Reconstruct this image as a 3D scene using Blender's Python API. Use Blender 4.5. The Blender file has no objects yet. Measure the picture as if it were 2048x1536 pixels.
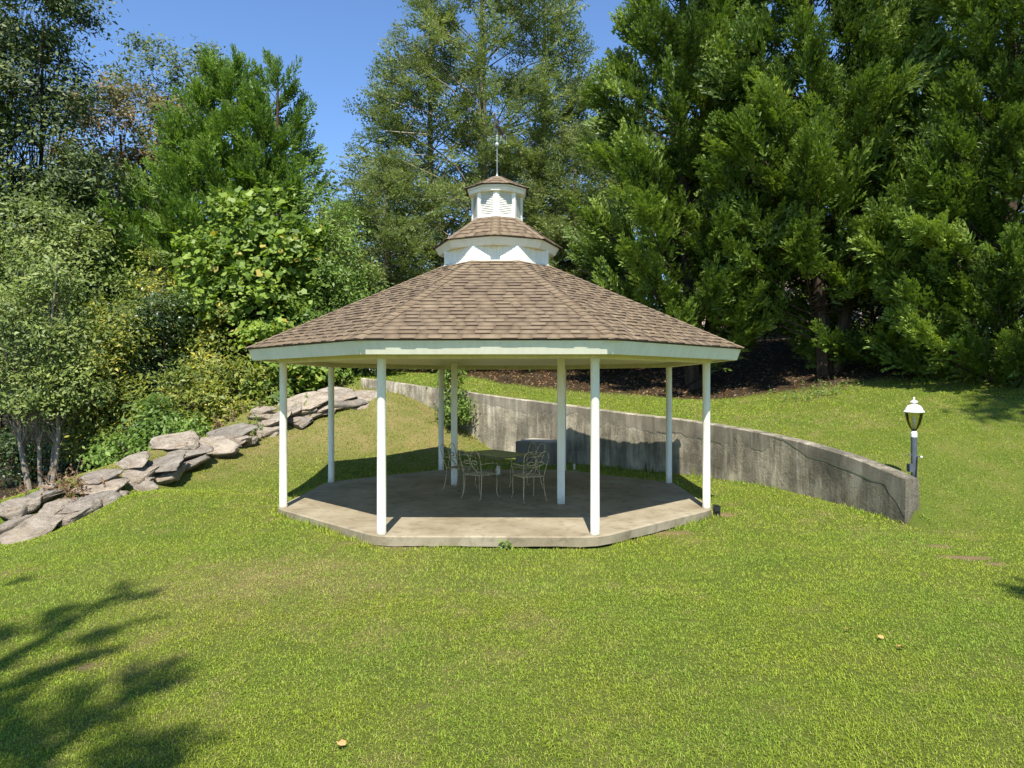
import bpy, math, random
import numpy as np
R = math.radians
scene = bpy.context.scene
COL = scene.collection

# ------------------------------------------------------------------ camera, sky, sun, exposure
FOC = 1385.0                       # focal length in pixels of the 2048 px wide photograph
cam_data = bpy.data.cameras.new('camera')
cam_data.sensor_width = 36.0
cam_data.lens = 36.0 * FOC / 2048.0
cam_data.clip_start = 0.05
cam_data.clip_end = 3000.0
cam = bpy.data.objects.new('camera', cam_data)
COL.objects.link(cam)
cam.location = (0.0, 0.0, 2.1)
cam.rotation_euler = (R(90), 0, 0)
scene.camera = cam

SUN_EL = 56.0
world = bpy.data.worlds.new('World')
scene.world = world
world.use_nodes = True
wn = world.node_tree
bg = wn.nodes['Background']
sky = wn.nodes.new('ShaderNodeTexSky')
sky.sky_type = 'NISHITA'
sky.sun_disc = False
sky.sun_elevation = R(SUN_EL)
sky.sun_rotation = R(180)
sky.altitude = 0
sky.air_density = 0.95
sky.dust_density = 0.0
sky.ozone_density = 8.0
wn.links.new(sky.outputs[0], bg.inputs[0])
bg.inputs[1].default_value = 0.118

sun_data = bpy.data.lights.new('sun', 'SUN')
sun_data.energy = 4.2
sun_data.angle = R(0.53)
sun_data.color = (1.0, 0.955, 0.88)
sun = bpy.data.objects.new('sun', sun_data)
COL.objects.link(sun)
sun.location = (0, -20, 30)
sun.rotation_euler = (R(90 - SUN_EL), 0, R(-1.0))

scene.view_settings.view_transform = 'Standard'
scene.view_settings.look = 'None'
scene.view_settings.gamma = 1.0
scene.view_settings.use_curve_mapping = False
scene.view_settings.exposure = 1.0
scene.render.engine = 'CYCLES'
cy = scene.cycles
cy.max_bounces = 6
cy.diffuse_bounces = 3
cy.glossy_bounces = 2
cy.transmission_bounces = 5
cy.transparent_max_bounces = 8
cy.caustics_reflective = False
cy.caustics_refractive = False
cy.use_denoising = True
cy.denoiser = 'OPENIMAGEDENOISE'
cy.denoising_input_passes = 'RGB_ALBEDO_NORMAL'
cy.denoising_prefilter = 'NONE'
cy.sample_clamp_indirect = 6.0

# ------------------------------------------------------------------ helpers
def new_obj(name, data, parent=None, loc=None):
    o = bpy.data.objects.new(name, data)
    COL.objects.link(o)
    if parent is not None:
        o.parent = parent
    if loc is not None:
        o.location = loc
    return o

def tag(o, label=None, cat=None, group=None, kind=None):
    if label: o['label'] = label
    if cat: o['category'] = cat
    if group: o['group'] = group
    if kind: o['kind'] = kind
    return o

def empty(name, loc, rz=0.0):
    o = new_obj(name, None, None, loc)
    o.empty_display_size = 0.2
    o.rotation_euler = (0, 0, rz)
    return o

def mesh_np(name, V, F, mat=None, attrs=None, smooth=False):
    """V (n,3); F a (m,k) array or a list of such arrays; attrs: {name: per-face values}"""
    V = np.asarray(V, dtype=np.float32)
    Fs = F if isinstance(F, list) else [F]
    Fs = [np.asarray(f, dtype=np.int32) for f in Fs if len(f)]
    me = bpy.data.meshes.new(name)
    me.vertices.add(len(V))
    me.vertices.foreach_set('co', V.ravel())
    loops = np.concatenate([f.ravel() for f in Fs])
    tot = np.concatenate([np.full(len(f), f.shape[1], np.int32) for f in Fs])
    start = np.concatenate([[0], np.cumsum(tot)[:-1]]).astype(np.int32)
    me.loops.add(len(loops))
    me.loops.foreach_set('vertex_index', loops)
    me.polygons.add(len(tot))
    me.polygons.foreach_set('loop_start', start)
    me.polygons.foreach_set('loop_total', tot)
    if smooth:
        me.polygons.foreach_set('use_smooth', np.ones(len(tot), dtype=bool))
    if attrs:
        for k, a in attrs.items():
            a = np.asarray(a, dtype=np.float32)
            dom = 'FACE' if len(a) == len(tot) else 'POINT'
            at = me.attributes.new(k, 'FLOAT', dom)
            at.data.foreach_set('value', a)
    me.update(calc_edges=True)
    if mat is not None:
        me.materials.append(mat)
    return me

class MB:
    """collects vertices and faces of one mesh"""
    def __init__(s):
        s.v = []; s.q = []; s.n = 0
    def add(s, V, F):
        V = [tuple(p) for p in V]
        s.v += V
        s.q += [tuple(i + s.n for i in f) for f in F]
        s.n += len(V)
        return s
    def box(s, x0, x1, y0, y1, z0, z1):
        return s.add([(x0,y0,z0),(x1,y0,z0),(x1,y1,z0),(x0,y1,z0),(x0,y0,z1),(x1,y0,z1),(x1,y1,z1),(x0,y1,z1)],
                     [(0,3,2,1),(4,5,6,7),(0,1,5,4),(1,2,6,5),(2,3,7,6),(3,0,4,7)])
    def tube(s, pts, r, sides=6, cap=True):
        P = np.asarray(pts, float); n = len(P)
        rr = np.full(n, r) if np.isscalar(r) else np.asarray(r, float)
        T = np.gradient(P, axis=0)
        T /= np.linalg.norm(T, axis=1)[:, None] + 1e-12
        a = np.array([0, 0, 1.0]) if abs(T[0][2]) < 0.9 else np.array([1.0, 0, 0])
        N = np.cross(T[0], a); N /= np.linalg.norm(N)
        V = []
        for i in range(n):
            N = N - T[i] * N.dot(T[i]); N /= np.linalg.norm(N) + 1e-12
            B = np.cross(T[i], N)
            for k in range(sides):
                an = 2 * math.pi * k / sides
                V.append(P[i] + rr[i] * (math.cos(an) * N + math.sin(an) * B))
        F = []
        for i in range(n - 1):
            for k in range(sides):
                F.append((i*sides+k, i*sides+(k+1) % sides, (i+1)*sides+(k+1) % sides, (i+1)*sides+k))
        if cap:
            F.append(tuple(reversed(range(sides))))
            F.append(tuple(range((n-1)*sides, n*sides)))
        return s.add(V, F)
    def lathe(s, prof, sides=20, c=(0, 0, 0)):
        V = []; F = []
        for (r, z) in prof:
            for k in range(sides):
                an = 2*math.pi*k/sides
                V.append((c[0]+r*math.cos(an), c[1]+r*math.sin(an), c[2]+z))
        for i in range(len(prof)-1):
            for k in range(sides):
                F.append((i*sides+k, i*sides+(k+1) % sides, (i+1)*sides+(k+1) % sides, (i+1)*sides+k))
        F.append(tuple(reversed(range(sides))))
        F.append(tuple(range((len(prof)-1)*sides, len(prof)*sides)))
        return s.add(V, F)
    def build(s, name, mat, parent=None, loc=None, smooth=False, kind=None, label=None):
        me = bpy.data.meshes.new(name)
        me.from_pydata(s.v, [], s.q)
        me.update()
        if mat: me.materials.append(mat)
        if smooth:
            me.polygons.foreach_set('use_smooth', np.ones(len(me.polygons), dtype=bool))
            try: me.set_sharp_from_angle(angle=R(40))
            except Exception: pass
        o = new_obj(name, me, parent, loc)
        if kind: o['kind'] = kind
        if label: o['label'] = label
        return o

def vnoise(x, y, seed=0):
    """smooth value noise on numpy arrays, range 0..1"""
    xi = np.floor(x).astype(np.int64); yi = np.floor(y).astype(np.int64)
    fx = x - xi; fy = y - yi
    fx = fx*fx*(3-2*fx); fy = fy*fy*(3-2*fy)
    def h(a, b):
        n = (a * 374761393 + b * 668265263 + seed * 982451653) & 0x7fffffff
        n = ((n ^ (n >> 13)) * 1274126177) & 0x7fffffff
        return ((n ^ (n >> 16)) & 0xffff) / 65535.0
    return (h(xi, yi)*(1-fx)+h(xi+1, yi)*fx)*(1-fy) + (h(xi, yi+1)*(1-fx)+h(xi+1, yi+1)*fx)*fy

def fbm(x, y, seed=0, oct=4):
    s = 0; a = 0.5; t = 0
    for k in range(oct):
        s = s + a*vnoise(x*2**k, y*2**k, seed+k*17); t += a; a *= 0.5
    return s/t

# ------------------------------------------------------------------ materials
def nmat(name, rough=0.7, spec=0.3):
    m = bpy.data.materials.new(name); m.use_nodes = True
    nt = m.node_tree
    b = nt.nodes['Principled BSDF']
    b.inputs['Roughness'].default_value = rough
    b.inputs['Specular IOR Level'].default_value = spec
    return m, nt, b

def nd(nt, t, **kw):
    n = nt.nodes.new(t)
    for k, v in kw.items(): setattr(n, k, v)
    return n

def coords(nt, scale=(1, 1, 1), obj=True):
    if obj:
        c = nd(nt, 'ShaderNodeTexCoord').outputs['Object']
    else:
        c = nd(nt, 'ShaderNodeNewGeometry').outputs['Position']
    mp = nd(nt, 'ShaderNodeMapping')
    mp.inputs['Scale'].default_value = scale
    nt.links.new(c, mp.inputs['Vector'])
    return mp.outputs[0]

def noise(nt, scale, detail=4, rough=0.55, stretch=(1, 1, 1), obj=True, dist=0.0):
    n = nd(nt, 'ShaderNodeTexNoise')
    n.inputs['Scale'].default_value = scale
    n.inputs['Detail'].default_value = detail
    n.inputs['Roughness'].default_value = rough
    n.inputs['Distortion'].default_value = dist
    nt.links.new(coords(nt, stretch, obj), n.inputs['Vector'])
    return n.outputs['Fac']

def ramp(nt, fac, stops, interp='LINEAR'):
    r = nd(nt, 'ShaderNodeValToRGB')
    cr = r.color_ramp; cr.interpolation = interp
    while len(cr.elements) < len(stops): cr.elements.new(0.5)
    for e, (p, c) in zip(cr.elements, stops):
        e.position = p
        e.color = (*c, 1) if len(c) == 3 else c
    nt.links.new(fac, r.inputs[0])
    return r.outputs[0]

def mix(nt, fac, a, b, mode='MIX'):
    n = nd(nt, 'ShaderNodeMix', data_type='RGBA', blend_type=mode)
    for sock, v in ((n.inputs[0], fac), (n.inputs[6], a), (n.inputs[7], b)):
        if isinstance(v, (int, float)): sock.default_value = v
        elif isinstance(v, tuple): sock.default_value = (*v, 1)
        else: nt.links.new(v, sock)
    return n.outputs[2]

def math_n(nt, op, a, b=None):
    n = nd(nt, 'ShaderNodeMath', operation=op)
    for sock, v in zip(n.inputs, (a, b)):
        if v is None: continue
        if isinstance(v, (int, float)): sock.default_value = v
        else: nt.links.new(v, sock)
    return n.outputs[0]

def attr(nt, name):
    a = nd(nt, 'ShaderNodeAttribute'); a.attribute_name = name
    return a.outputs['Fac']

def bump(nt, b, h, strength=0.4, dist=0.02):
    n = nd(nt, 'ShaderNodeBump')
    n.inputs['Strength'].default_value = strength
    n.inputs['Distance'].default_value = dist
    nt.links.new(h, n.inputs['Height'])
    nt.links.new(n.outputs[0], b.inputs['Normal'])

def col(nt, b, c):
    if isinstance(c, tuple): b.inputs['Base Color'].default_value = (*c, 1)
    else: nt.links.new(c, b.inputs['Base Color'])

M = {}
def m_paint(name, base, dirt, amount=0.35, rough=0.45, splash=False):
    m, nt, b = nmat(name, rough, 0.4)
    f = noise(nt, 2.2, 6, 0.65, (1, 1, 0.5))
    f2 = noise(nt, 14, 4, 0.6, (1, 1, 0.25))
    f = math_n(nt, 'MULTIPLY', f, f2)
    c = ramp(nt, f, [(0.18, base), (0.45, tuple(base[i]*(1-amount)+dirt[i]*amount for i in range(3)))])
    if splash:                                # mud splash and grime on the lowest hand's breadth of the post
        sx = nd(nt, 'ShaderNodeSeparateXYZ'); nt.links.new(coords(nt), sx.inputs[0])
        h = math_n(nt, 'ADD', math_n(nt, 'MULTIPLY', sx.outputs['Z'], 2.2), math_n(nt, 'MULTIPLY', noise(nt, 22, 5, 0.7), 0.8))
        c = mix(nt, ramp(nt, h, [(0.35, (0.7, 0.7, 0.7)), (0.80, (0, 0, 0))]), c, (0.34, 0.29, 0.19))
    col(nt, b, c)
    bump(nt, b, noise(nt, 60, 3), 0.08, 0.004)
    M[name] = m
m_paint('white_paint', (0.80, 0.78, 0.66), (0.42, 0.40, 0.30))
m_paint('post_paint', (0.80, 0.78, 0.66), (0.42, 0.40, 0.30), splash=True)
m_paint('cream_paint', (0.75, 0.69, 0.44), (0.40, 0.36, 0.20), 0.4)
m_paint('fascia_paint', (0.80, 0.77, 0.60), (0.40, 0.38, 0.26), 0.3)
m_paint('lamp_white', (0.82, 0.82, 0.80), (0.55, 0.53, 0.45), 0.25)

def m_foliage(name, dark, mid, light, trans=0.28, rough=0.5, odd=None):
    m, nt, b = nmat(name, rough, 0.35)
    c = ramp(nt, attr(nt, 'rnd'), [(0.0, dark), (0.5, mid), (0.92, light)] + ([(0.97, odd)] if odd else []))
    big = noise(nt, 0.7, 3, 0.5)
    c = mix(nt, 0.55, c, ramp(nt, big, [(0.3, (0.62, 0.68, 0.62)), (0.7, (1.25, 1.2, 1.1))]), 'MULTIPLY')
    col(nt, b, c)
    tr = nd(nt, 'ShaderNodeBsdfTranslucent')
    tc = mix(nt, 1.0, c, (1.35, 1.45, 0.7), 'MULTIPLY')
    nt.links.new(tc, tr.inputs['Color'])
    ms = nd(nt, 'ShaderNodeMixShader'); ms.inputs[0].default_value = trans
    nt.links.new(b.outputs[0], ms.inputs[1]); nt.links.new(tr.outputs[0], ms.inputs[2])
    nt.links.new(ms.outputs[0], nt.nodes['Material Output'].inputs['Surface'])
    M[name] = m
m_foliage('cypress', (0.040, 0.070, 0.012), (0.130, 0.200, 0.030), (0.290, 0.375, 0.070), 0.22)
m_foliage('cypress_bright', (0.070, 0.125, 0.018), (0.150, 0.245, 0.036), (0.260, 0.370, 0.070), 0.30)
m_foliage('hemlock', (0.100, 0.135, 0.045), (0.195, 0.240, 0.082), (0.320, 0.365, 0.150), 0.28, odd=(0.34, 0.30, 0.17))
m_foliage('sweetgum', (0.075, 0.130, 0.018), (0.180, 0.265, 0.036), (0.310, 0.400, 0.068), 0.35, odd=(0.42, 0.34, 0.07))
m_foliage('oak', (0.050, 0.075, 0.024), (0.110, 0.150, 0.042), (0.210, 0.245, 0.085), 0.25)
m_foliage('rusty', (0.095, 0.095, 0.032), (0.200, 0.175, 0.060), (0.340, 0.240, 0.110), 0.25, odd=(0.36, 0.17, 0.09))
m_foliage('myrtle', (0.080, 0.115, 0.026), (0.175, 0.230, 0.050), (0.300, 0.350, 0.090), 0.28)
m_foliage('vine', (0.110, 0.155, 0.026), (0.230, 0.265, 0.046), (0.400, 0.370, 0.062), 0.35, odd=(0.60, 0.48, 0.06))
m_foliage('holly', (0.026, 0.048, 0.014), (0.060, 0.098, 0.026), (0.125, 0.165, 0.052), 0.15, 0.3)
m_foliage('weed', (0.080, 0.140, 0.024), (0.160, 0.250, 0.040), (0.260, 0.360, 0.075), 0.35)
m_foliage('dead_weed', (0.12, 0.055, 0.030), (0.22, 0.12, 0.06), (0.36, 0.24, 0.13), 0.2)

def m_bark(name, a, b_, s=9):
    m, nt, b = nmat(name, 0.9, 0.1)
    f = noise(nt, s, 6, 0.65, (1, 1, 0.25))
    col(nt, b, ramp(nt, f, [(0.3, a), (0.7, b_)]))
    bump(nt, b, f, 0.7, 0.03)
    M[name] = m
m_bark('bark', (0.030, 0.022, 0.016), (0.10, 0.072, 0.050))
m_bark('pale_bark', (0.16, 0.13, 0.09), (0.36, 0.31, 0.23))
m_bark('dead_twig', (0.15, 0.12, 0.09), (0.34, 0.29, 0.22))

# asphalt shingles: granules, tone per piece
m, nt, b = nmat('shingle', 0.9, 0.15)
oi = nd(nt, 'ShaderNodeObjectInfo').outputs['Random']
rn = math_n(nt, 'FRACT', math_n(nt, 'ADD', attr(nt, 'rnd'), 0.0))
c = ramp(nt, rn, [(0.0, (0.100, 0.074, 0.052)), (0.12, (0.155, 0.113, 0.072)), (0.55, (0.205, 0.152, 0.096)), (1.0, (0.260, 0.197, 0.126))])
g = noise(nt, 220, 2, 0.7)
c = mix(nt, 0.8, c, ramp(nt, g, [(0.3, (0.62, 0.60, 0.58)), (0.7, (1.35, 1.33, 1.30))]), 'MULTIPLY')
st = noise(nt, 1.1, 5, 0.6)
c = mix(nt, ramp(nt, st, [(0.45, (0, 0, 0)), (0.75, (0.35, 0.35, 0.35))]), c, (0.13, 0.10, 0.078))
col(nt, b, c); bump(nt, b, g, 0.5, 0.004)
M['shingle'] = m

# concrete slab
m, nt, b = nmat('slab_concrete', 0.85, 0.2)
f = noise(nt, 0.9, 7, 0.62); f2 = noise(nt, 5, 5, 0.65, dist=0.6); f3 = noise(nt, 90, 3)
c = ramp(nt, f, [(0.30, (0.21, 0.165, 0.10)), (0.55, (0.32, 0.27, 0.18)), (0.75, (0.40, 0.345, 0.25))])
c = mix(nt, ramp(nt, f2, [(0.50, (0, 0, 0)), (0.70, (0.62, 0.62, 0.62))]), c, (0.14, 0.11, 0.07))
c = mix(nt, 0.35, c, ramp(nt, f3, [(0.3, (0.7, 0.7, 0.7)), (0.7, (1.2, 1.2, 1.2))]), 'MULTIPLY')
col(nt, b, c); bump(nt, b, f3, 0.25, 0.006)
M['slab'] = m

# weathered retaining wall: streaks run down from the top
def m_wall(name, lo, mid, hi, streak_amt, bumpy):
    m, nt, b = nmat(name, 0.95, 0.1)
    f = noise(nt, 1.6, 6, 0.65)
    st = noise(nt, 2.6, 7, 0.68, (1, 1, 0.16), dist=0.4)
    st2 = noise(nt, 11, 5, 0.65, (1, 1, 0.10))
    fine = noise(nt, 45, 5, 0.7)
    c = ramp(nt, f, [(0.3, lo), (0.5, mid), (0.72, hi)])
    s = math_n(nt, 'ADD', math_n(nt, 'MULTIPLY', st, 0.7), math_n(nt, 'MULTIPLY', st2, 0.3))
    c = mix(nt, ramp(nt, s, [(0.44, (streak_amt,)*3), (0.58, (0, 0, 0))]), c, (0.050, 0.045, 0.036))
    # black growth near the near end of the wall and along its lip
    big = noise(nt, 0.55, 4, 0.6)
    c = mix(nt, ramp(nt, big, [(0.50, (0, 0, 0)), (0.66, (0.55, 0.55, 0.55))]), c, (0.055, 0.05, 0.04))
    if bumpy > .5:
        ln = nd(nt, 'ShaderNodeVectorMath', operation='LENGTH'); nt.links.new(coords(nt), ln.inputs[0])
        alg = math_n(nt, 'ADD', math_n(nt, 'MULTIPLY', ln.outputs['Value'], 0.16), math_n(nt, 'MULTIPLY', noise(nt, 1.3, 5, 0.65, (1, 1, 0.4)), 0.9))
        c = mix(nt, ramp(nt, alg, [(0.60, (0.55, 0.55, 0.55)), (0.98, (0, 0, 0))]), c, (0.060, 0.054, 0.040))
    wash = noise(nt, 6.5, 4, 0.6, (1, 1, 0.05))
    c = mix(nt, ramp(nt, wash, [(0.60, (0, 0, 0)), (0.72, (0.45, 0.45, 0.45))]), c, (0.52, 0.47, 0.38))
    c = mix(nt, 0.5, c, ramp(nt, fine, [(0.3, (0.65, 0.65, 0.65)), (0.7, (1.25, 1.25, 1.25))]), 'MULTIPLY')
    col(nt, b, c)
    h = math_n(nt, 'ADD', math_n(nt, 'MULTIPLY', noise(nt, 7, 6, 0.7, (1, 1, 0.8), dist=0.8), 1.0), math_n(nt, 'MULTIPLY', fine, 0.3))
    bump(nt, b, h, bumpy, 0.05)
    M[name] = m
m_wall('wall_rough', (0.27, 0.235, 0.165), (0.45, 0.395, 0.285), (0.62, 0.555, 0.425), 0.60, 0.7)
m_wall('wall_coat', (0.21, 0.185, 0.14), (0.30, 0.265, 0.20), (0.39, 0.345, 0.265), 0.45, 0.2)
m, nt, b = nmat('coat_edge', 0.95, 0.1); col(nt, b, (0.42, 0.38, 0.30)); M['coat_edge'] = m
m, nt, b = nmat('block', 0.95, 0.1)
f = noise(nt, 3, 6, 0.65, (1, 1, 0.2)); col(nt, b, ramp(nt, f, [(0.3, (0.12, 0.105, 0.085)), (0.7, (0.27, 0.24, 0.19))])); bump(nt, b, noise(nt, 20, 5), 0.4, 0.02)
M['block'] = m

# rocks
m, nt, b = nmat('rock', 0.92, 0.15)
f = noise(nt, 2.6, 10, 0.74, (1, 1, 4.5), dist=0.7); f2 = noise(nt, 11, 8, 0.75); f3 = noise(nt, 1.2, 3)
c = ramp(nt, f, [(0.26, (0.095, 0.080, 0.064)), (0.42, (0.29, 0.25, 0.20)), (0.58, (0.45, 0.40, 0.33)), (0.78, (0.60, 0.55, 0.47))])
tone = nd(nt, 'ShaderNodeObjectInfo').outputs['Random']
c = mix(nt, 0.8, c, ramp(nt, tone, [(0, (0.66, 0.66, 0.66)), (0.5, (1.05, 1.0, 0.93)), (1, (1.25, 1.16, 1.04))]), 'MULTIPLY')
c = mix(nt, ramp(nt, f2, [(0.52, (0, 0, 0)), (0.72, (0.65, 0.65, 0.65))]), c, (0.12, 0.10, 0.075))
c = mix(nt, ramp(nt, f3, [(0.58, (0, 0, 0)), (0.7, (0.4, 0.4, 0.4))]), c, (0.34, 0.23, 0.12))
col(nt, b, c)
bump(nt, b, math_n(nt, 'ADD', f, math_n(nt, 'MULTIPLY', f2, 0.6)), 1.0, 0.12)
M['rock'] = m

# ground: soil and thatch under the blades, leaf litter where the trees stand
m, nt, b = nmat('soil', 0.95, 0.1)
f = noise(nt, 1.3, 6, 0.6, obj=False); f2 = noise(nt, 35, 5, 0.7, obj=False); f4 = noise(nt, 170, 3, 0.7, obj=False)
g1 = ramp(nt, f, [(0.3, (0.105, 0.145, 0.022)), (0.55, (0.140, 0.170, 0.030)), (0.75, (0.190, 0.180, 0.050))])
dryc = ramp(nt, f2, [(0.3, (0.18, 0.145, 0.05)), (0.7, (0.33, 0.27, 0.11))])
c = mix(nt, attr(nt, 'dry'), g1, dryc)
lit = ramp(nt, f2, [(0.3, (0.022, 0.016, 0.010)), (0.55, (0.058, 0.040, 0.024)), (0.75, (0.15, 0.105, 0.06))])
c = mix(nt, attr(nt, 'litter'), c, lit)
dirt = ramp(nt, f2, [(0.3, (0.20, 0.12, 0.065)), (0.7, (0.40, 0.27, 0.16))])
c = mix(nt, attr(nt, 'bare'), c, dirt)
c = mix(nt, 0.7, c, ramp(nt, f4, [(0.3, (0.55, 0.55, 0.55)), (0.7, (1.35, 1.35, 1.3))]), 'MULTIPLY')
col(nt, b, c); bump(nt, b, f4, 0.8, 0.03)
M['soil'] = m

# grass blades
m, nt, b = nmat('grass', 0.6, 0.12)
gr = ramp(nt, attr(nt, 'rnd'), [(0.0, (0.150, 0.230, 0.022)), (0.5, (0.235, 0.335, 0.036)), (1.0, (0.345, 0.440, 0.070))])
dr = ramp(nt, attr(nt, 'rnd'), [(0.0, (0.24, 0.19, 0.065)), (0.5, (0.36, 0.30, 0.105)), (1.0, (0.48, 0.42, 0.18))])
pat = noise(nt, 0.55, 5, 0.6, obj=False)
gr = mix(nt, ramp(nt, pat, [(0.38, (0, 0, 0)), (0.66, (1, 1, 1))]), gr, mix(nt, 1.0, gr, (1.30, 1.08, 0.9), 'MULTIPLY'))
c = mix(nt, attr(nt, 'dry'), gr, dr)
col(nt, b, c)
tr = nd(nt, 'ShaderNodeBsdfTranslucent'); nt.links.new(mix(nt, 1.0, c, (1.3, 1.35, 0.7), 'MULTIPLY'), tr.inputs['Color'])
ms = nd(nt, 'ShaderNodeMixShader'); ms.inputs[0].default_value = 0.3
nt.links.new(b.outputs[0], ms.inputs[1]); nt.links.new(tr.outputs[0], ms.inputs[2])
nt.links.new(ms.outputs[0], nt.nodes['Material Output'].inputs['Surface'])
M['grass'] = m

def m_metal(name, a, b_, rust=None, rough=0.5, metal=0.0, sc=25, lo=0.5, hi=0.62):
    m, nt, b = nmat(name, rough, 0.4)
    b.inputs['Metallic'].default_value = metal
    c = ramp(nt, noise(nt, 6, 4), [(0.3, a), (0.7, b_)])
    if rust: c = mix(nt, ramp(nt, noise(nt, sc, 5, 0.7), [(lo, (0, 0, 0)), (hi, (1, 1, 1))]), c, rust)
    col(nt, b, c); M[name] = m
m_metal('chair_iron', (0.46, 0.38, 0.20), (0.56, 0.48, 0.27), (0.13, 0.065, 0.03), 0.6)
m_metal('table_iron', (0.10, 0.095, 0.05), (0.22, 0.20, 0.09), (0.08, 0.045, 0.02), 0.6)
m_metal('table_mesh', (0.30, 0.28, 0.08), (0.54, 0.50, 0.20), (0.14, 0.12, 0.045), 0.5, 0, 9, 0.45, 0.7)
m_metal('lamp_post', (0.050, 0.060, 0.075), (0.10, 0.115, 0.135), None, 0.45)
m_metal('black_plastic', (0.012, 0.012, 0.014), (0.03, 0.03, 0.032), None, 0.35)
m_metal('copper', (0.23, 0.29, 0.25), (0.42, 0.49, 0.43), (0.12, 0.09, 0.06), 0.5, 0.3, 18, 0.55, 0.75)
m_metal('vane_iron', (0.08, 0.075, 0.07), (0.20, 0.18, 0.16), None, 0.45, 0.4)
m_metal('rod_metal', (0.26, 0.27, 0.26), (0.38, 0.38, 0.37), None, 0.35, 0.3)
m_metal('pvc', (0.66, 0.62, 0.50), (0.76, 0.72, 0.60), (0.36, 0.28, 0.16), 0.5)
m_metal('drip_edge', (0.05, 0.042, 0.03), (0.09, 0.075, 0.05), None, 0.6)
m_metal('fallen_leaf', (0.50, 0.23, 0.07), (0.62, 0.36, 0.14), None, 0.7)
m_metal('house_wall', (0.30, 0.27, 0.23), (0.36, 0.32, 0.28), None, 0.8)
m_metal('dark_glass', (0.02, 0.022, 0.025), (0.03, 0.033, 0.036), None, 0.08)
m, nt, b = nmat('house_roof', 0.9, 0.15)
bk = nd(nt, 'ShaderNodeTexBrick'); bk.inputs['Scale'].default_value = 2.0
bk.inputs['Color1'].default_value = (0.32, 0.24, 0.20, 1); bk.inputs['Color2'].default_value = (0.40, 0.31, 0.26, 1); bk.inputs['Mortar'].default_value = (0.16, 0.12, 0.10, 1)
nt.links.new(coords(nt), bk.inputs['Vector']); col(nt, b, bk.outputs['Color']); M['house_roof'] = m
# smoky lamp globe
m = bpy.data.materials.new('globe_glass'); m.use_nodes = True; nt = m.node_tree
nt.nodes.remove(nt.nodes['Principled BSDF'])
tp = nd(nt, 'ShaderNodeBsdfTransparent'); tp.inputs[0].default_value = (0.86, 0.82, 0.68, 1)
gl = nd(nt, 'ShaderNodeBsdfGlossy'); gl.inputs['Roughness'].default_value = 0.08
fr = nd(nt, 'ShaderNodeFresnel'); fr.inputs[0].default_value = 1.5
ms = nd(nt, 'ShaderNodeMixShader')
nt.links.new(fr.outputs[0], ms.inputs[0]); nt.links.new(tp.outputs[0], ms.inputs[1]); nt.links.new(gl.outputs[0], ms.inputs[2])
nt.links.new(ms.outputs[0], nt.nodes['Material Output'].inputs['Surface'])
M['globe_glass'] = m
m, nt, b = nmat('shingle_edge', 0.95, 0.1); col(nt, b, (0.035, 0.026, 0.02)); M['shingle_edge'] = m

# ------------------------------------------------------------------ terrain
def catmull(P, n):
    P = np.asarray(P, float); out = []
    Q = np.vstack([2*P[0]-P[1], P, 2*P[-1]-P[-2]])
    for i in range(len(P)-1):
        p0, p1, p2, p3 = Q[i], Q[i+1], Q[i+2], Q[i+3]
        for k in range(n):
            t = k/n
            out.append(0.5*((2*p1)+(-p0+p2)*t+(2*p0-5*p1+4*p2-p3)*t*t+(-p0+3*p1-3*p2+p3)*t**3))
    out.append(P[-1]); return np.array(out)

WALL = catmull([(6.36,11.2,0.563),(6.12,12.2,0.76),(5.65,13.5,0.97),(5.1,14.6,1.1),(4.55,15.45,1.19),(3.87,16.3,1.28),
                (2.74,17.55,1.38),(1.56,18.6,1.52),(0.22,19.55,1.67),(-1.14,20.3,1.84),(-2.66,21.0,2.02),(-3.87,21.45,2.19),(-4.75,21.75,2.29)], 6)
WALL_T = 0.27
EXT = np.vstack([[(7.2, 4.0), (6.9, 8.0)], WALL[::2, :2], [(-7.5, 23.0), (-14, 27), (-60, 60)]])
def wall_side(x, y):
    """signed distance to the (extended) back-centre line of the wall: positive on the upper side; and arc position past its near end"""
    x = np.asarray(x, float); y = np.asarray(y, float)
    best = np.full(x.shape, 1e9); sg = np.zeros(x.shape); past = np.zeros(x.shape)
    for i in range(len(EXT)-1):
        a = EXT[i]; b = EXT[i+1]; d = b-a; L = np.hypot(*d)
        t = np.clip(((x-a[0])*d[0]+(y-a[1])*d[1])/L**2, 0, 1)
        px = a[0]+t*d[0]; py = a[1]+t*d[1]
        ds = np.hypot(x-px, y-py)
        cr = d[0]*(y-a[1])-d[1]*(x-a[0])
        m = ds < best
        best = np.where(m, ds, best); sg = np.where(m, -np.sign(cr), sg)
        pe = (2-i-t)*4.0 if i < 2 else (0*t if i < len(EXT)-4 else (i-(len(EXT)-4)+t)*4.0)
        past = np.where(m, pe, past)
    return best*sg, past

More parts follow.
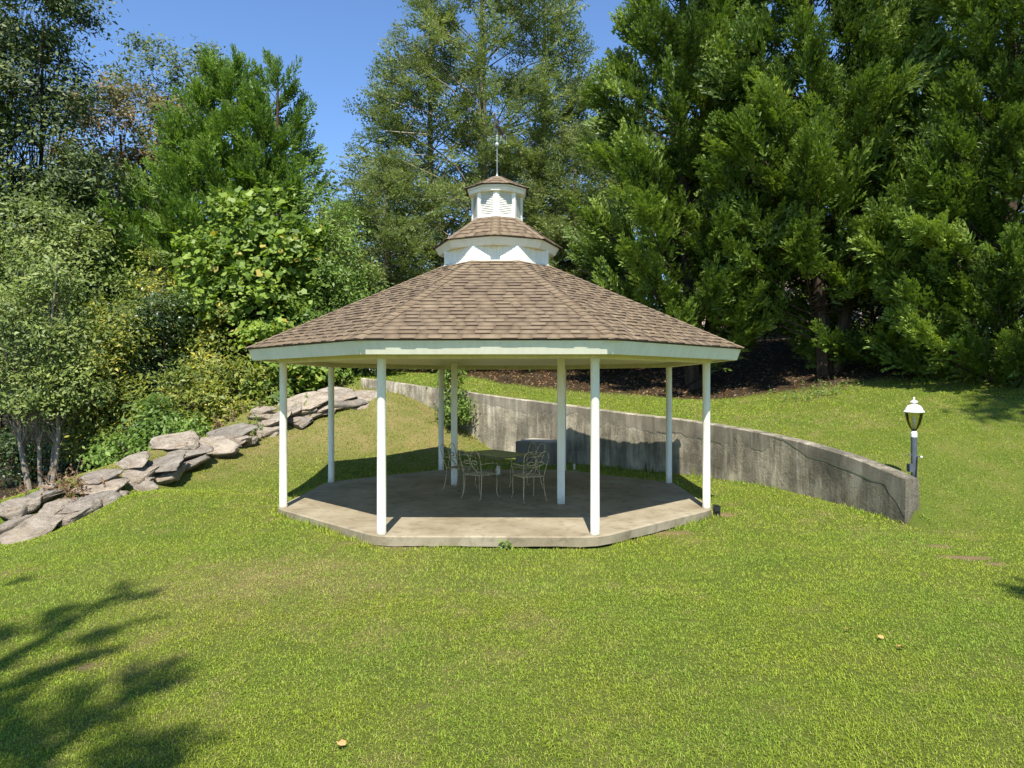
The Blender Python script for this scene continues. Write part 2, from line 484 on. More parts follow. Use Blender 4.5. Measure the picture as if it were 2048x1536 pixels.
def tps_fit(P):
    P = np.asarray(P, float); n = len(P)
    d = np.hypot(P[:, None, 0]-P[None, :, 0], P[:, None, 1]-P[None, :, 1])
    K = np.where(d > 0, d**2*np.log(d+1e-9), 0) + np.eye(n)*0.02
    A = np.zeros((n+3, n+3)); A[:n, :n] = K
    A[:n, n] = 1; A[:n, n+1:] = P[:, :2]; A[n, :n] = 1; A[n+1:, :n] = P[:, :2].T
    w = np.linalg.solve(A, np.concatenate([P[:, 2], np.zeros(3)]))
    def f(x, y):
        s = w[n]+w[n+1]*x+w[n+2]*y
        for i in range(n):
            r2 = (x-P[i, 0])**2+(y-P[i, 1])**2
            s = s+w[i]*0.5*r2*np.log(r2+1e-12)
        return s
    return f
LOW = [(0,9.2,-.17),(-1.8,9.3,-.15),(1.8,9.3,-.175),(-4.5,11.3,-.11),(-3,10.2,-.12),(3,10.1,-.17),(4.0,11.5,-.12),(4.1,13.3,-.05),(4.0,14.9,-.03),
       (-4.4,13.3,-.06),(-4.4,14.9,.0),(-2,17.2,.0),(0,17.3,-.03),(1.6,17.2,-.03),(0,13,-.1),
       (0,4,-.18),(-5,5,-.42),(5,5,-.16),(-8,8,-.55),(0,0,-.3),(0,-10,-.7),(-12,0,-1.2),(10,0,-.4),(-20,8,-1.6),(-20,-10,-2),(15,-10,-1),
       (-8.5,11.4,-.42),(-7.5,13,.0),(-7.1,15.5,.23),(-7.05,17,.48),(-6.0,18.8,.99),(-4.75,20.3,1.48),(-4.2,20.9,1.80),
       (-5.3,16.5,.28),(-5.6,14.2,.0),(-3.6,18,.40),(-2.8,19,.65),(-2.66,20.9,1.46),(-3.87,21.3,1.84),(-1.2,20.1,.52),(-.75,19.9,.22),(.2,19.3,.02),
       (1.5,18.4,-.02),(2.7,17.3,-.03),(3.85,16.1,-.02),(4.5,15.4,-.02),(5.05,14.5,-.02),(5.6,13.4,-.065),(6.05,12.1,-.13),(6.3,11.2,-.18),
       (6.2,9,-.2),(9,8,-.25),(12,8,-.2),(7.5,6,-.2),(5,9.5,-.16),(5,12,-.1),
       (-10,15,-.25),(-10.5,18,-.4),(-9,19.5,.0),(-8,20.5,.7),(-6.8,22,1.5),(-9,23,.9),(-14,20,-.9),(-20,25,-1.5),(-8,26,1.6),(-14,30,.5),(-30,30,-2),(-30,50,0),(0,50,4)]
UP = [(6.75,11.0,-.08),(6.5,12.1,.50),(6.0,13.6,.90),(5.5,14.7,1.05),(4.9,15.6,1.15),(4.2,16.5,1.25),(3.1,17.7,1.35),(1.9,18.8,1.49),(.5,19.8,1.64),(-1,20.6,1.81),(-2.5,21.3,1.99),(-3.8,21.8,2.16),(-4.9,22.1,2.26),
      (7.6,11.9,.26),(8.8,12,.12),(9.2,14.5,1.20),(9.9,13.5,.83),(7.3,10,-.16),(9,9.5,-.18),(12,9,-.1),(7.5,14.5,1.1),(7.2,16.5,1.42),
      (9.3,17,1.74),(6,21,1.68),(4.1,20.5,1.68),(0,26,2.5),(-5,25,2.5),(12,16,1.7),(14,12,.8),(3,24,2.2),
      (6,24,2.2),(9,21,2.35),(12,19,2.4),(6,28,3.2),(12,25,3.6),(0,30,2.9),(0,40,3.6),(16,15,1.6),(18,22,3),(25,30,4.2),(15,40,4.4),(9,6,-.2),(20,5,0),(-14,32,2.0),(-30,50,1),(30,-10,-1)]
# the rock bank: (x, y, width, height) of each stone as read in the photograph's left half (crop scale 0.381)
RK = [(25,800,110,120),(150,800,260,185),(85,690,150,100),(200,650,180,75),(300,700,140,100),(385,722,210,112),(538,655,190,120),(250,597,80,55),
      (560,588,270,88),(745,588,150,66),(520,545,190,70),(712,532,190,52),(862,538,150,90),(700,452,220,88),(815,478,250,90),(988,482,160,92),(945,418,250,66),
      (935,352,290,95),(1090,362,270,66),(1130,420,190,76),(1205,310,220,60),(1215,352,160,44),(1390,312,150,52),(1290,358,130,42),(1405,254,200,54),(1570,262,120,66),
      (1365,200,130,42),(1500,212,180,46),(1585,165,240,64),(1640,196,200,44),(1700,212,140,46),(1790,112,220,62),(1830,150,200,52),(1912,118,170,66),(1870,186,100,32),(1780,180,140,44)]
BANK = np.array([(0,1095,11.0),(60,1075,11.4),(180,1030,12.1),(240,990,13.0),(310,975,13.6),(400,938,15.3),(450,905,16.6),(560,865,18.4),(640,838,19.3),(700,815,20.0),(750,795,20.6)])
ROCKS = []
for (cx, cy_, w, h) in RK:
    px, py = cx*.381, 740+cy_*.381
    yl = np.interp(px, BANK[:, 0], BANK[:, 1]); d = np.interp(px, BANK[:, 0], BANK[:, 2])+max(0, yl-py)*.013
    s_ = d/FOC*.381
    ROCKS.append(((px-1024)*d/FOC, d, 2.1-(py-768)*d/FOC, w*s_, h*s_))
    LOW.append((ROCKS[-1][0], d, ROCKS[-1][2]-.10-.25*h*s_))
LOW = [q for q in LOW if q not in ((-7.5,13,.0),(-7.1,15.5,.23),(-7.05,17,.48),(-6.0,18.8,.99),(-4.75,20.3,1.48),(-4.2,20.9,1.80),(-8.5,11.4,-.42),(-6.8,22,1.5),(-8,20.5,.7),(-9,19.5,.0))]
for (px, py, d) in BANK: LOW.append(((px-1024)*(d-.25)/FOC, d-.25, 2.1-(py-768)*(d-.25)/FOC-.05))
LOW += [(-9.6,14.6,-.25),(-9.0,16.3,-.2),(-8.9,18.2,.05),(-8.2,20.0,.5),(-7.3,21.6,1.1),(-6.3,23,1.7)]
f_low = tps_fit(LOW); f_up = tps_fit(UP)
def height(x, y):
    x = np.atleast_1d(np.asarray(x, float)); y = np.atleast_1d(np.asarray(y, float))
    cx = np.clip(x, -34, 30); cyy = np.clip(y, -12, 52)
    s, past = wall_side(x, y)
    s = s - WALL_T*0.62
    w = 0.002+past*0.45
    t = np.clip(s/w*0.5+0.5, 0, 1); t = t*t*(3-2*t)
    h = f_low(cx, cyy)*(1-t)+f_up(cx, cyy)*t
    return h + 0.05*(fbm(x*0.5, y*0.5, 5, 3)-0.5)

def H1(x, y): return float(height(x, y)[0])
def ground_at(px, py, dmin=4.0, dmax=60.0):
    """where the line of sight through a photograph pixel meets the terrain"""
    d = np.arange(dmin, dmax, 0.04)
    x = (px-1024)*d/FOC; z = 2.1-(py-768)*d/FOC
    h = height(x, d)
    i = np.argmax(z < h) if (z < h).any() else len(d)-1
    return float(x[i]), float(d[i]), float(h[i])
def xat(px, d): return (px-1024)*d/FOC
def zat(py, d): return 2.1-(py-768)*d/FOC

def grow(a, b, n, k=1.16, far=900):
    return None
def axis(a, b, step, far):
    xs = list(np.arange(a, b+1e-6, step)); s = step
    x = xs[-1]
    while x < far: s *= 1.22; x += s; xs.append(x)
    s = step; x = xs[0]; pre = []
    while x > -far: s *= 1.22; x -= s; pre.append(x)
    return np.array(pre[::-1]+xs)
gx = axis(-12.5, 13.5, 0.15, 700); gy = axis(1.5, 26.0, 0.15, 700)
GX, GY = np.meshgrid(gx, gy)
HZ = height(GX.ravel(), GY.ravel())
def mask_dry(x, y):
    mound = np.clip((height(x, y)-0.05)/0.35, 0, 1)*(wall_side(x, y)[0] < 0)*(x < 0)*(y > 12.5)
    n = fbm(x*0.8, y*0.8, 31, 4); n2 = fbm(x*0.28+9, y*0.28, 77, 3)
    n3 = fbm(x*4.5, y*4.5, 41, 3)
    d = np.clip((n*.5+n3*.6-0.60)*3.2, 0, 1)*0.8+np.clip((n2-0.52)*3, 0, 1)*0.4*n3
    patch = np.exp(-(((x+2.6)/1.5)**2+((y-8.0)/1.1)**2))*0.7
    return np.clip(d+patch*(.3+n3)+mound*(0.20+0.34*n+.36*n3), 0, 1)
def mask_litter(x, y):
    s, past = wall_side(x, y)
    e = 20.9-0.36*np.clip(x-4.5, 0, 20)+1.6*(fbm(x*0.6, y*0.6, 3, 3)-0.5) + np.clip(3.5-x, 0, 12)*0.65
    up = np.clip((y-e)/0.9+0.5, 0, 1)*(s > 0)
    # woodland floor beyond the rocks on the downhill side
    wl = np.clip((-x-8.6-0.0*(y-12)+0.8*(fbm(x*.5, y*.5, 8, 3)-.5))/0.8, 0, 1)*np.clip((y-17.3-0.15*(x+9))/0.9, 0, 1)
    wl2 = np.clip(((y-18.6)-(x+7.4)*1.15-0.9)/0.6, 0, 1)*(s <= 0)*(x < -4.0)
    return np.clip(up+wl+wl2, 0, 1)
def mask_bare(x, y):
    b = np.zeros_like(x)
    for (px, py, a, c, k) in ((1940,1117,.42,.08,1),(1875,1093,.25,.06,.9),(1450,1030,.22,.10,.9),(1985,1128,.25,.05,.8),(700,1085,.3,.05,.8),(1315,1066,.75,.06,1),(1100,1094,1.0,.035,.9),(850,1417,.10,.06,.6),(168,1336,.16,.07,.6),(820,1093,.35,.05,.8)):
        X, Y, _ = ground_at(px, py)
        b = np.maximum(b, k*np.exp(-(((x-X)/a)**2+((y-Y)/c/1.6)**2)*1.0))
    n = fbm(x*3.1, y*3.1, 55, 3)
    return np.clip((b-0.35+0.5*(n-0.5))*3, 0, 1)
nx, ny = len(gx), len(gy)
idx = np.arange(nx*ny).reshape(ny, nx)
quads = np.stack([idx[:-1, :-1], idx[:-1, 1:], idx[1:, 1:], idx[1:, :-1]], -1).reshape(-1, 4)
fx, fyv = GX.ravel(), GY.ravel()
near = (fx > -40) & (fx < 40) & (fyv > -10) & (fyv < 60)
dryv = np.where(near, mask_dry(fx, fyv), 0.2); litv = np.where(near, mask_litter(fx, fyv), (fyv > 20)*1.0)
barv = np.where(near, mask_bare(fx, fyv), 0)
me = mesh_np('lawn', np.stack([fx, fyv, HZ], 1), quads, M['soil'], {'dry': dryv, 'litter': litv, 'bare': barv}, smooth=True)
lawn = new_obj('lawn', me)
tag(lawn, 'sloping mown lawn around the gazebo with leaf litter under the trees', 'lawn', kind='structure')

# ------------------------------------------------------------------ retaining wall
def wall_normals(P):
    T = np.gradient(P[:, :2], axis=0); T /= np.linalg.norm(T, axis=1)[:, None]
    return np.stack([T[:, 1], -T[:, 0]], 1)          # towards the upper side
WN = wall_normals(WALL)
W0 = np.array([WALL[0, 0], WALL[0, 1], 0.0])
wall = empty('retaining_wall', (WALL[0, 0], WALL[0, 1], -0.2))
tag(wall, 'curved weathered concrete retaining wall behind the gazebo', 'wall')
WL = np.array(wall.location)
fine = catmull(np.concatenate([WALL, WN], 1), 5)
FP, FN = fine[:, :3], fine[:, 3:]
FN = FN/np.linalg.norm(FN, axis=1)[:, None]
arc = np.concatenate([[0], np.cumsum(np.hypot(*np.diff(FP[:, :2], axis=0).T))])
V = []; F = []; NZ = 10; n = len(FP); rows = NZ+5
for i in range(n):
    x, y, zt = FP[i]; nx_, ny_ = FN[i]
    zt = zt+0.012*(vnoise(np.array(arc[i]*3), np.array(0.5), 4)-0.5)
    zb = -0.6
    for k in range(NZ):
        t = k/(NZ-1); z = zb+(zt-0.02-zb)*t
        j = 0.014*(float(fbm(np.array(arc[i]*2.2), np.array(z*2.2), 12, 3))-0.5)*2
        V.append((x+nx_*j, y+ny_*j, z))
    V.append((x+nx_*0.02, y+ny_*0.02, zt)); V.append((x+nx_*(WALL_T-.02), y+ny_*(WALL_T-.02), zt))
    V.append((x+nx_*WALL_T, y+ny_*WALL_T, zt-.02)); V.append((x+nx_*WALL_T, y+ny_*WALL_T, (zt+zb)/2)); V.append((x+nx_*WALL_T, y+ny_*WALL_T, zb))
for i in range(n-1):
    for k in range(rows-1):
        a = i*rows+k; F.append((a, a+rows, a+rows+1, a+1))
F2 = [tuple(range(rows)), tuple(range((n-1)*rows, n*rows))[::-1]]
V = np.array(V)-WL
mb = MB(); mb.add(V, [tuple(f) for f in F]+F2)
mb.build('wall_body', M['wall_rough'], wall, smooth=True)
# the smoother coat on the upper part with its broken, scalloped lower edge
V = []; F = []; fine2 = catmull(np.concatenate([WALL, WN], 1), 22)
P2, N2 = fine2[:, :3], fine2[:, 3:]; N2 = N2/np.linalg.norm(N2, axis=1)[:, None]
arc2 = np.concatenate([[0], np.cumsum(np.hypot(*np.diff(P2[:, :2], axis=0).T))])
def coat_depth(s):
    v = 0.27+0.22*(float(fbm(np.array(s*1.1), np.array(0.3), 21, 2))-0.5)*2+0.10*(float(fbm(np.array(s*5.0), np.array(3.3), 22, 3))-0.5)*2
    v += 0.13*abs(math.sin(s*2.1+1+math.sin(s*.7)))**.6-0.07
    if s < 0.45: v = 0.60-0.85*s+0.10*(float(fbm(np.array(s*6), np.array(1.7), 63, 3))-0.5)
    elif s < 2.3: v = 0.22+0.10*(float(fbm(np.array(s*2.2), np.array(7.7), 61, 4))-0.3)
    elif s < 2.9: v = 0.24-(s-2.3)*0.35
    elif s < 3.2: v = 0.05
    return max(0.045, v)
coat_i = [i for i in range(len(P2)) if arc2[i] < 13.5]
for i in coat_i:
    x, y, zt = P2[i]; nx_, ny_ = N2[i]; dpt = coat_depth(arc2[i]); o = 0.009
    for (off, z) in ((o, zt-0.025), (o, zt-0.5*dpt), (o, zt-dpt), (-0.004, zt-dpt-0.035)):
        V.append((x-nx_*off, y-ny_*off, z))
for a in range(len(coat_i)-1):
    for k in range(3): F.append((a*4+k, a*4+k+1, (a+1)*4+k+1, (a+1)*4+k))
mb = MB(); mb.add(np.array(V)-WL, F)
co = mb.build('cement_coat', M['wall_coat'], wall, label='smoother cement coat with a broken scalloped edge along the wall top')
co.data.materials.append(M['coat_edge'])
for i, p in enumerate(co.data.polygons):
    if i % 3 == 2: p.material_index = 1

# concrete block against the wall
bx = empty('concrete_block', (0.75, 18.75, -0.05))
bx.rotation_euler = (0, 0, R(-32))
tag(bx, 'square dark concrete block standing against the curved retaining wall', 'block')
mb = MB()
x0, x1, y0, y1, z0, z1, c_ = -.52, .56, -.40, .34, -.1, .61, .02
mb.add([(x0,y0,z0),(x1,y0,z0),(x1,y1,z0),(x0,y1,z0),(x0,y0,z1-c_),(x1,y0,z1-c_),(x1,y1,z1-c_),(x0,y1,z1-c_),(x0+c_,y0+c_,z1),(x1-c_,y0+c_,z1),(x1-c_,y1-c_,z1),(x0+c_,y1-c_,z1)],
       [(0,3,2,1),(0,1,5,4),(1,2,6,5),(2,3,7,6),(3,0,4,7),(4,5,9,8),(5,6,10,9),(6,7,11,10),(7,4,8,11),(8,9,10,11)])
mb.build('block_body', M['block'], bx)
MB().box(-.42, .50, -.30, .30, .612, .645).build('lid_slab', M['coat_edge'], bx)

# ------------------------------------------------------------------ gazebo
rng = np.random.default_rng(11)
gz = empty('gazebo', (-0.286, 13.27, 0.0), R(-0.77))
tag(gz, 'white octagonal gazebo with brown shingle roof and louvered cupola', 'gazebo')
C8 = math.cos(R(22.5)); T8 = math.tan(R(22.5))
def octv(ap, z, vertex_front=False):
    r = ap/C8; o = 0 if vertex_front else 22.5
    return [(r*math.cos(R(-90+o+45*k)), r*math.sin(R(-90+o+45*k)), z) for k in range(8)]
def ring(mb, lo, hi):
    mb.add(lo+hi, [(k, (k+1) % 8, 8+(k+1) % 8, 8+k) for k in range(8)])

# slab with a chipped edge
S0 = 3.60+0.125
mb = MB(); top = []; ed = []; bt = []
for k in range(8):
    a = np.array(octv(S0, 0)[k]); b_ = np.array(octv(S0, 0)[(k+1) % 8])
    for t in np.linspace(0, 1, 24, endpoint=False):
        p = a+(b_-a)*t; inn = -p/np.linalg.norm(p)
        j = 0.008*rng.random()
        if t == 0: j = 0.05
        elif t < .06 or t > .94: j = 0.02
        top.append(tuple(p+inn*(0.022+j))); ed.append(tuple(p+inn*j+np.array([0, 0, -.018])))
        dz = 0.0
        bt.append(tuple(p+inn*(j+0.01*rng.random())+np.array([0, 0, -0.148+0.012*rng.random()])))
n = len(top)
V = top+ed+bt
F = [tuple(range(n))]+[(n+k, n+(k+1) % n, (k+1) % n, k) for k in range(n)]+[(2*n+k, 2*n+(k+1) % n, n+(k+1) % n, n+k) for k in range(n)]+[tuple(2*n+k for k in reversed(range(n)))]
mb.add(V, F); mb.build('slab', M['slab'], gz, label='octagonal concrete floor slab of the gazebo')

# posts
PV = octv(3.60, 0)
for (x, y, z) in PV:
    mb = MB().lathe([(.070, 0.002), (.070, .035), (.0645, .045), (.0635, 1.2), (.0625, 2.42), (.066, 2.43), (.066, 2.4545)], 20, (x, y, 0))
    mb.build('post', M['post_paint'], gz, smooth=True)
for (x, y, w) in ((-0.93, 1.13, .062), (1.16, -1.10, .064)):
    mb = MB().box(x-w, x+w, y-w, y+w, 0.001, 2.5415)
    mb.build('inner_post', M['post_paint'], gz)

# beams, ceiling, soffit
bo, bi = octv(3.675, 0), octv(3.535, 0)
for k in range(8):
    j = (k+1) % 8
    z0, z1 = 2.456, 2.560
    P = [bo[k], bo[j], bi[j], bi[k]]
    V = [(p[0], p[1], z0) for p in P]+[(p[0], p[1], z1) for p in P]
    MB().add(V, [(0,3,2,1),(4,5,6,7),(0,1,5,4),(1,2,6,5),(2,3,7,6),(3,0,4,7)]).build('beam', M['cream_paint'], gz)
mb = MB(); ci = octv(3.60, 2.543); mb.add(ci+octv(3.60, 2.575), [tuple(reversed(range(8))), tuple(range(8, 16))])
mb.build('ceiling', M['cream_paint'], gz)
SO, SI = octv(4.03, 2.528), octv(3.60, 2.528)
for k in range(8):
    j = (k+1) % 8
    MB().add([SO[k], SO[j], SI[j], SI[k]], [(0, 3, 2, 1)]).build('soffit_panel', M['cream_paint'], gz)

def fascia_ring(ap_top, z_top, hgt, lean, thick, vf, mat, parent, name='fascia_board'):
    ap_b = ap_top-hgt*math.sin(lean); zb = z_top-hgt*math.cos(lean)
    A, B = octv(ap_top, z_top, vf), octv(ap_b, zb, vf)
    Ci, D = octv(ap_top-thick, z_top, vf), octv(ap_b-thick, zb+thick*.3, vf)
    for k in range(8):
        j = (k+1) % 8
        MB().add([B[k], B[j], A[j], A[k], D[k], D[j], Ci[j], Ci[k]],
                 [(0,1,2,3),(5,4,7,6),(1,0,4,5),(3,2,6,7),(0,3,7,4),(2,1,5,6)]).build(name, mat, parent)

def facet_frames(vf):
    out = []
    for k in range(8):
        an = R(-90+45*k+(22.5 if vf else 0))
        n = np.array([math.cos(an), math.sin(an), 0]); u = np.array([-n[1], n[0], 0])
        out.append((n, u))
    return out

piece_list = []
def tabs(ap0, z0, ap1, z1, exposure, vf, wmin, wmax, thick, first_extra, facet_ids=range(8), jit=0.0):
    """asphalt shingle tabs of one roof: list of (facet, row, verts) in gazebo coordinates"""
    L = math.hypot(ap0-ap1, z1-z0); ca = (ap0-ap1)/L; sa = (z1-z0)/L
    out = []
    fr = facet_frames(vf)
    for k in facet_ids:
        n, u = fr[k]; nr = n*sa+np.array([0, 0, ca])       # facet normal
        nrow = int(math.ceil(L/exposure))
        for r in range(nrow):
            v0 = r*exposure - (first_extra if r == 0 else 0); v1 = min((r+1)*exposure+0.012, L)
            hw0 = (ap0-v0*ca)*T8; hw1 = (ap0-v1*ca)*T8
            x = -hw0-rng.random()*wmax*0.6; high = rng.random() < .5
            while x < hw0:
                w = wmin+(wmax-wmin)*rng.random()
                a0, b0 = max(x, -hw0), min(x+w, hw0); a1, b1 = max(x, -hw1), min(x+w, hw1)
                x += w
                high = (not high) if rng.random() < .82 else high
                if b0-a0 < 0.012: continue
                if b1 < a1: a1 = b1 = (a1+b1)/2
                hb = (thick if high else thick*.42)*(0.85+.3*rng.random()); ht = 0.003+(0.0015 if high else 0)
                vb = v0+(0.0 if high else 0.014*rng.random())+jit*(rng.random()-.5)
                if r == 0: vb = v0+0.010*(rng.random()-.5)
                tp = 0.006 if high else -0.002
                def P(uu, vv, h): return n*(ap0-vv*ca)+u*uu+np.array([0, 0, z0+vv*sa])+nr*h
                V = [P(a0, vb, 0), P(b0, vb, 0), P(b1, v1, 0), P(a1, v1, 0), P(a0+tp*.5, vb, hb), P(b0-tp*.5, vb, hb*(.92+.16*rng.random())), P(b1-tp, v1, ht), P(a1+tp, v1, ht)]
                out.append((k, r, [tuple(p) for p in V]))
    return out
TABF = [(4, 5, 6, 7), (0, 1, 5, 4), (1, 2, 6, 5), (3, 0, 4, 7), (2, 3, 7, 6)]
def edge_mat(me, n=5, which=(1,)):
    me.materials.append(M['shingle_edge'])
    ix = np.zeros(len(me.polygons), np.int32)
    for w in which: ix[w::n] = 1
    me.polygons.foreach_set('material_index', ix)
def tab_obj(V, parent):
    me = mesh_np('shingle', V, [np.array(TABF)], M['shingle'], {'rnd': np.full(5, min(.99, abs(rng.normal(.58, .17))))})
    edge_mat(me)
    return new_obj('shingle', me, parent)
def tab_mass(lst, parent, name='shingles'):
    V = np.concatenate([np.array(v) for _, _, v in lst]); m_ = len(lst)
    F = (np.array(TABF)[None]+np.arange(m_)[:, None, None]*8).reshape(-1, 4)
    rr = np.repeat(np.clip(np.abs(rng.normal(.58, .17, m_)), 0, .99), 5)
    me = mesh_np(name, V, F, M['shingle'], {'rnd': rr}); edge_mat(me)
    o = new_obj(name, me, parent); o['kind'] = 'stuff'
    return o

def hip_caps(ap0, z0, ap1, z1, vf, parent, width, exposure, one_by_one, thick=.018):
    A, B = octv(ap0, z0, vf), octv(ap1, z1, vf)
    fr = facet_frames(vf)
    L0 = math.hypot(ap0-ap1, z1-z0); ca = (ap0-ap1)/L0; sa = (z1-z0)/L0
    for k in range(8):
        a, b_ = np.array(A[k]), np.array(B[k]); L = np.linalg.norm(b_-a); d = (b_-a)/L
        k0 = k-1 if vf else k
        nl, ul = fr[k0 % 8]; nrr, ur = fr[(k0+1) % 8]
        # perpendiculars to the hip lying in the two adjoining facets
        n1 = nl*sa+np.array([0, 0, ca]); n2 = nrr*sa+np.array([0, 0, ca])
        w1 = -np.cross(d, n1); w2 = np.cross(d, n2)
        if w1.dot(ul) > 0: w1 = -w1          # down its own facet, away from the hip
        if w2.dot(ur) < 0: w2 = -w2
        nm = n1+n2; nm /= np.linalg.norm(nm)
        big = MB(); cnt = int(L/exposure)
        for i in range(cnt):
            s0 = i*exposure-(.03 if i == 0 else 0); s1 = min((i+1)*exposure+.02, L)
            ww = width*(.95+.1*rng.random())
            V = []
            for s, h in ((s0, thick), (s1, .007)):
                c0 = a+d*s
                V += [c0+w1*ww+n1*.004, c0+w1*ww+n1*(h+.002), c0+nm*(h+.004), c0+w2*ww+n2*(h+.002), c0+w2*ww+n2*.004]
            F = [(0,1,6,5),(1,2,7,6),(2,3,8,7),(3,4,9,8),(0,4,3,2,1)]
            F = [tuple(f) for f in F]
            if k in one_by_one:
                me = mesh_np('hip_shingle', V, [np.array(F[:4]), np.array(F[4:])], M['shingle'], {'rnd': np.full(5, float(np.clip(rng.normal(.62, .12), 0, .99)))})
                edge_mat(me, 5, (0, 3, 4)); new_obj('hip_shingle', me, parent)
            else:
                big.add(V, F)
        if big.n:
            o = big.build('hip_shingles', M['shingle'], parent, kind='stuff')
            edge_mat(o.data, 5, (0, 3, 4))
            at = o.data.attributes.new('rnd', 'FLOAT', 'FACE')
            vals = np.repeat(np.clip(rng.normal(.62, .12, len(o.data.polygons)//5), 0, .99), 5).astype(np.float32)
            at.data.foreach_set('value', vals)

# main roof: deck, shingles, hips, fascia
AP0, Z0, AP1, Z1 = 4.135, 2.700, 0.96, 4.295
mb = MB(); ring(mb, octv(AP0, Z0), octv(AP1, Z1)); ring(mb, octv(AP0-.03, Z0-.03), octv(AP0, Z0)); mb.add(octv(AP0-.03, Z0-.03), [tuple(reversed(range(8)))])
roof = mb.build('main_roof', M['drip_edge'], gz, label='wide eight-sided brown shingle roof')
main_tabs = tabs(AP0, Z0+.002, AP1, Z1, .142, False, .13, .29, .021, .028)
single = [t for t in main_tabs if t[0] == 0]
rest = [t for t in main_tabs if t[0] != 0]
for t in single: tab_obj(t[2], roof)
tab_mass(rest, roof)
hip_caps(AP0, Z0+.002, AP1, Z1, False, roof, .115, .145, (0, 7))
fascia_ring(4.118, Z0-.024, .190, R(19), .03, False, M['fascia_paint'], gz)

# drum of narrow beaded boards
mb = MB(); lo = octv(.97, 4.22); pl = []
for k in range(8):
    a, b_ = np.array(lo[k]), np.array(lo[(k+1) % 8]); L = np.linalg.norm(b_-a); d = (b_-a)/L
    inn = -np.array([(a[0]+b_[0])/2, (a[1]+b_[1])/2, 0]); inn /= np.linalg.norm(inn)
    nb = 15
    for i in range(nb):
        s0, s1 = L*i/nb, L*(i+1)/nb
        pl += [a+d*s0+inn*.007, a+d*(s0+.006), a+d*(s1-.006)]
n = len(pl)
V = [tuple(p) for p in pl]+[(p[0], p[1], 4.60) for p in pl]
mb.add(V, [(i, (i+1) % n, n+(i+1) % n, n+i) for i in range(n)])
drum = mb.build('drum_wall', M['white_paint'], gz, label='low white boarded drum above the main roof')
mb = MB(); ring(mb, octv(.985, 4.27), octv(.985, 4.305)); ring(mb, octv(.985, 4.305), octv(.96, 4.31))
mb.build('flashing', M['white_paint'], drum)

# upper roof, a corner to the front
UA0, UZ0, UA1, UZ1 = 1.215*C8, 4.705, 0.50*C8, 5.195
mb = MB(); ring(mb, octv(UA0, UZ0, True), octv(UA1, UZ1, True)); mb.add(octv(UA0-.02, UZ0-.02, True), [tuple(reversed(range(8)))]); ring(mb, octv(UA0-.02, UZ0-.02, True), octv(UA0, UZ0, True))
uroof = mb.build('upper_roof', M['drip_edge'], gz, label='small eight-sided shingle roof carrying the cupola')
ut = tabs(UA0, UZ0+.002, UA1, UZ1, .14, True, .13, .26, .015, .02)
us = [t for t in ut if t[0] in (0, 7, 1, 6)]
for t in us[:60]: tab_obj(t[2], uroof)
tab_mass([t for t in ut if t not in us]+us[60:], uroof)
hip_caps(UA0, UZ0+.002, UA1, UZ1, True, uroof, .085, .14, (0,), .012)
fascia_ring(UA0-.025, UZ0-.018, .150, R(28), .025, True, M['white_paint'], uroof)
so, si = octv(UA0-.095, 4.562, True), octv(.93, 4.562, False)
mb = MB(); rI = [(r[0]*.9, r[1]*.9, 4.563) for r in octv(.99, 0, True)]
mb.add(so+rI, [(k, 8+k, 8+(k+1) % 8, (k+1) % 8) for k in range(8)]); mb.build('soffit', M['white_paint'], uroof)

# cupola: corner posts, louvered panels
LR = 0.485; LZ0, LZ1 = 5.13, 5.72
cup = MB(); LV = octv(LR*C8, 0, True)
ring(cup, octv(LR*C8-.05, LZ0, True), octv(LR*C8-.05, LZ1, True))
core = cup.build('cupola_body', M['white_paint'], gz, label='white eight-sided cupola with louvered panels')
for k in range(8):
    a = np.array(LV[k]); an = math.atan2(a[1], a[0]); e = np.array([math.cos(an), math.sin(an), 0]); tq = np.array([-e[1], e[0], 0])
    # folded corner trim: two thin faces meeting at the corner
    w = .062; q = math.cos(R(22.5)); q2 = math.sin(R(22.5))
    c0 = e*(LR+.008)
    d1 = (tq*q-e*q2)*w; d2 = (-tq*q-e*q2)*w
    V = []
    for z in (LZ0, LZ1):
        for p in (c0, c0+d1, c0+d1-e*.04, c0-e*.04, c0+d2-e*.04, c0+d2):
            V.append((p[0], p[1], z))
    MB().add(V, [(0,1,7,6),(1,2,8,7),(2,3,9,8),(3,4,10,9),(4,5,11,10),(5,0,6,11),(0,5,4,3,2,1),(6,7,8,9,10,11)]).build('corner_trim', M['white_paint'], core)
fr = facet_frames(True); apL = LR*C8
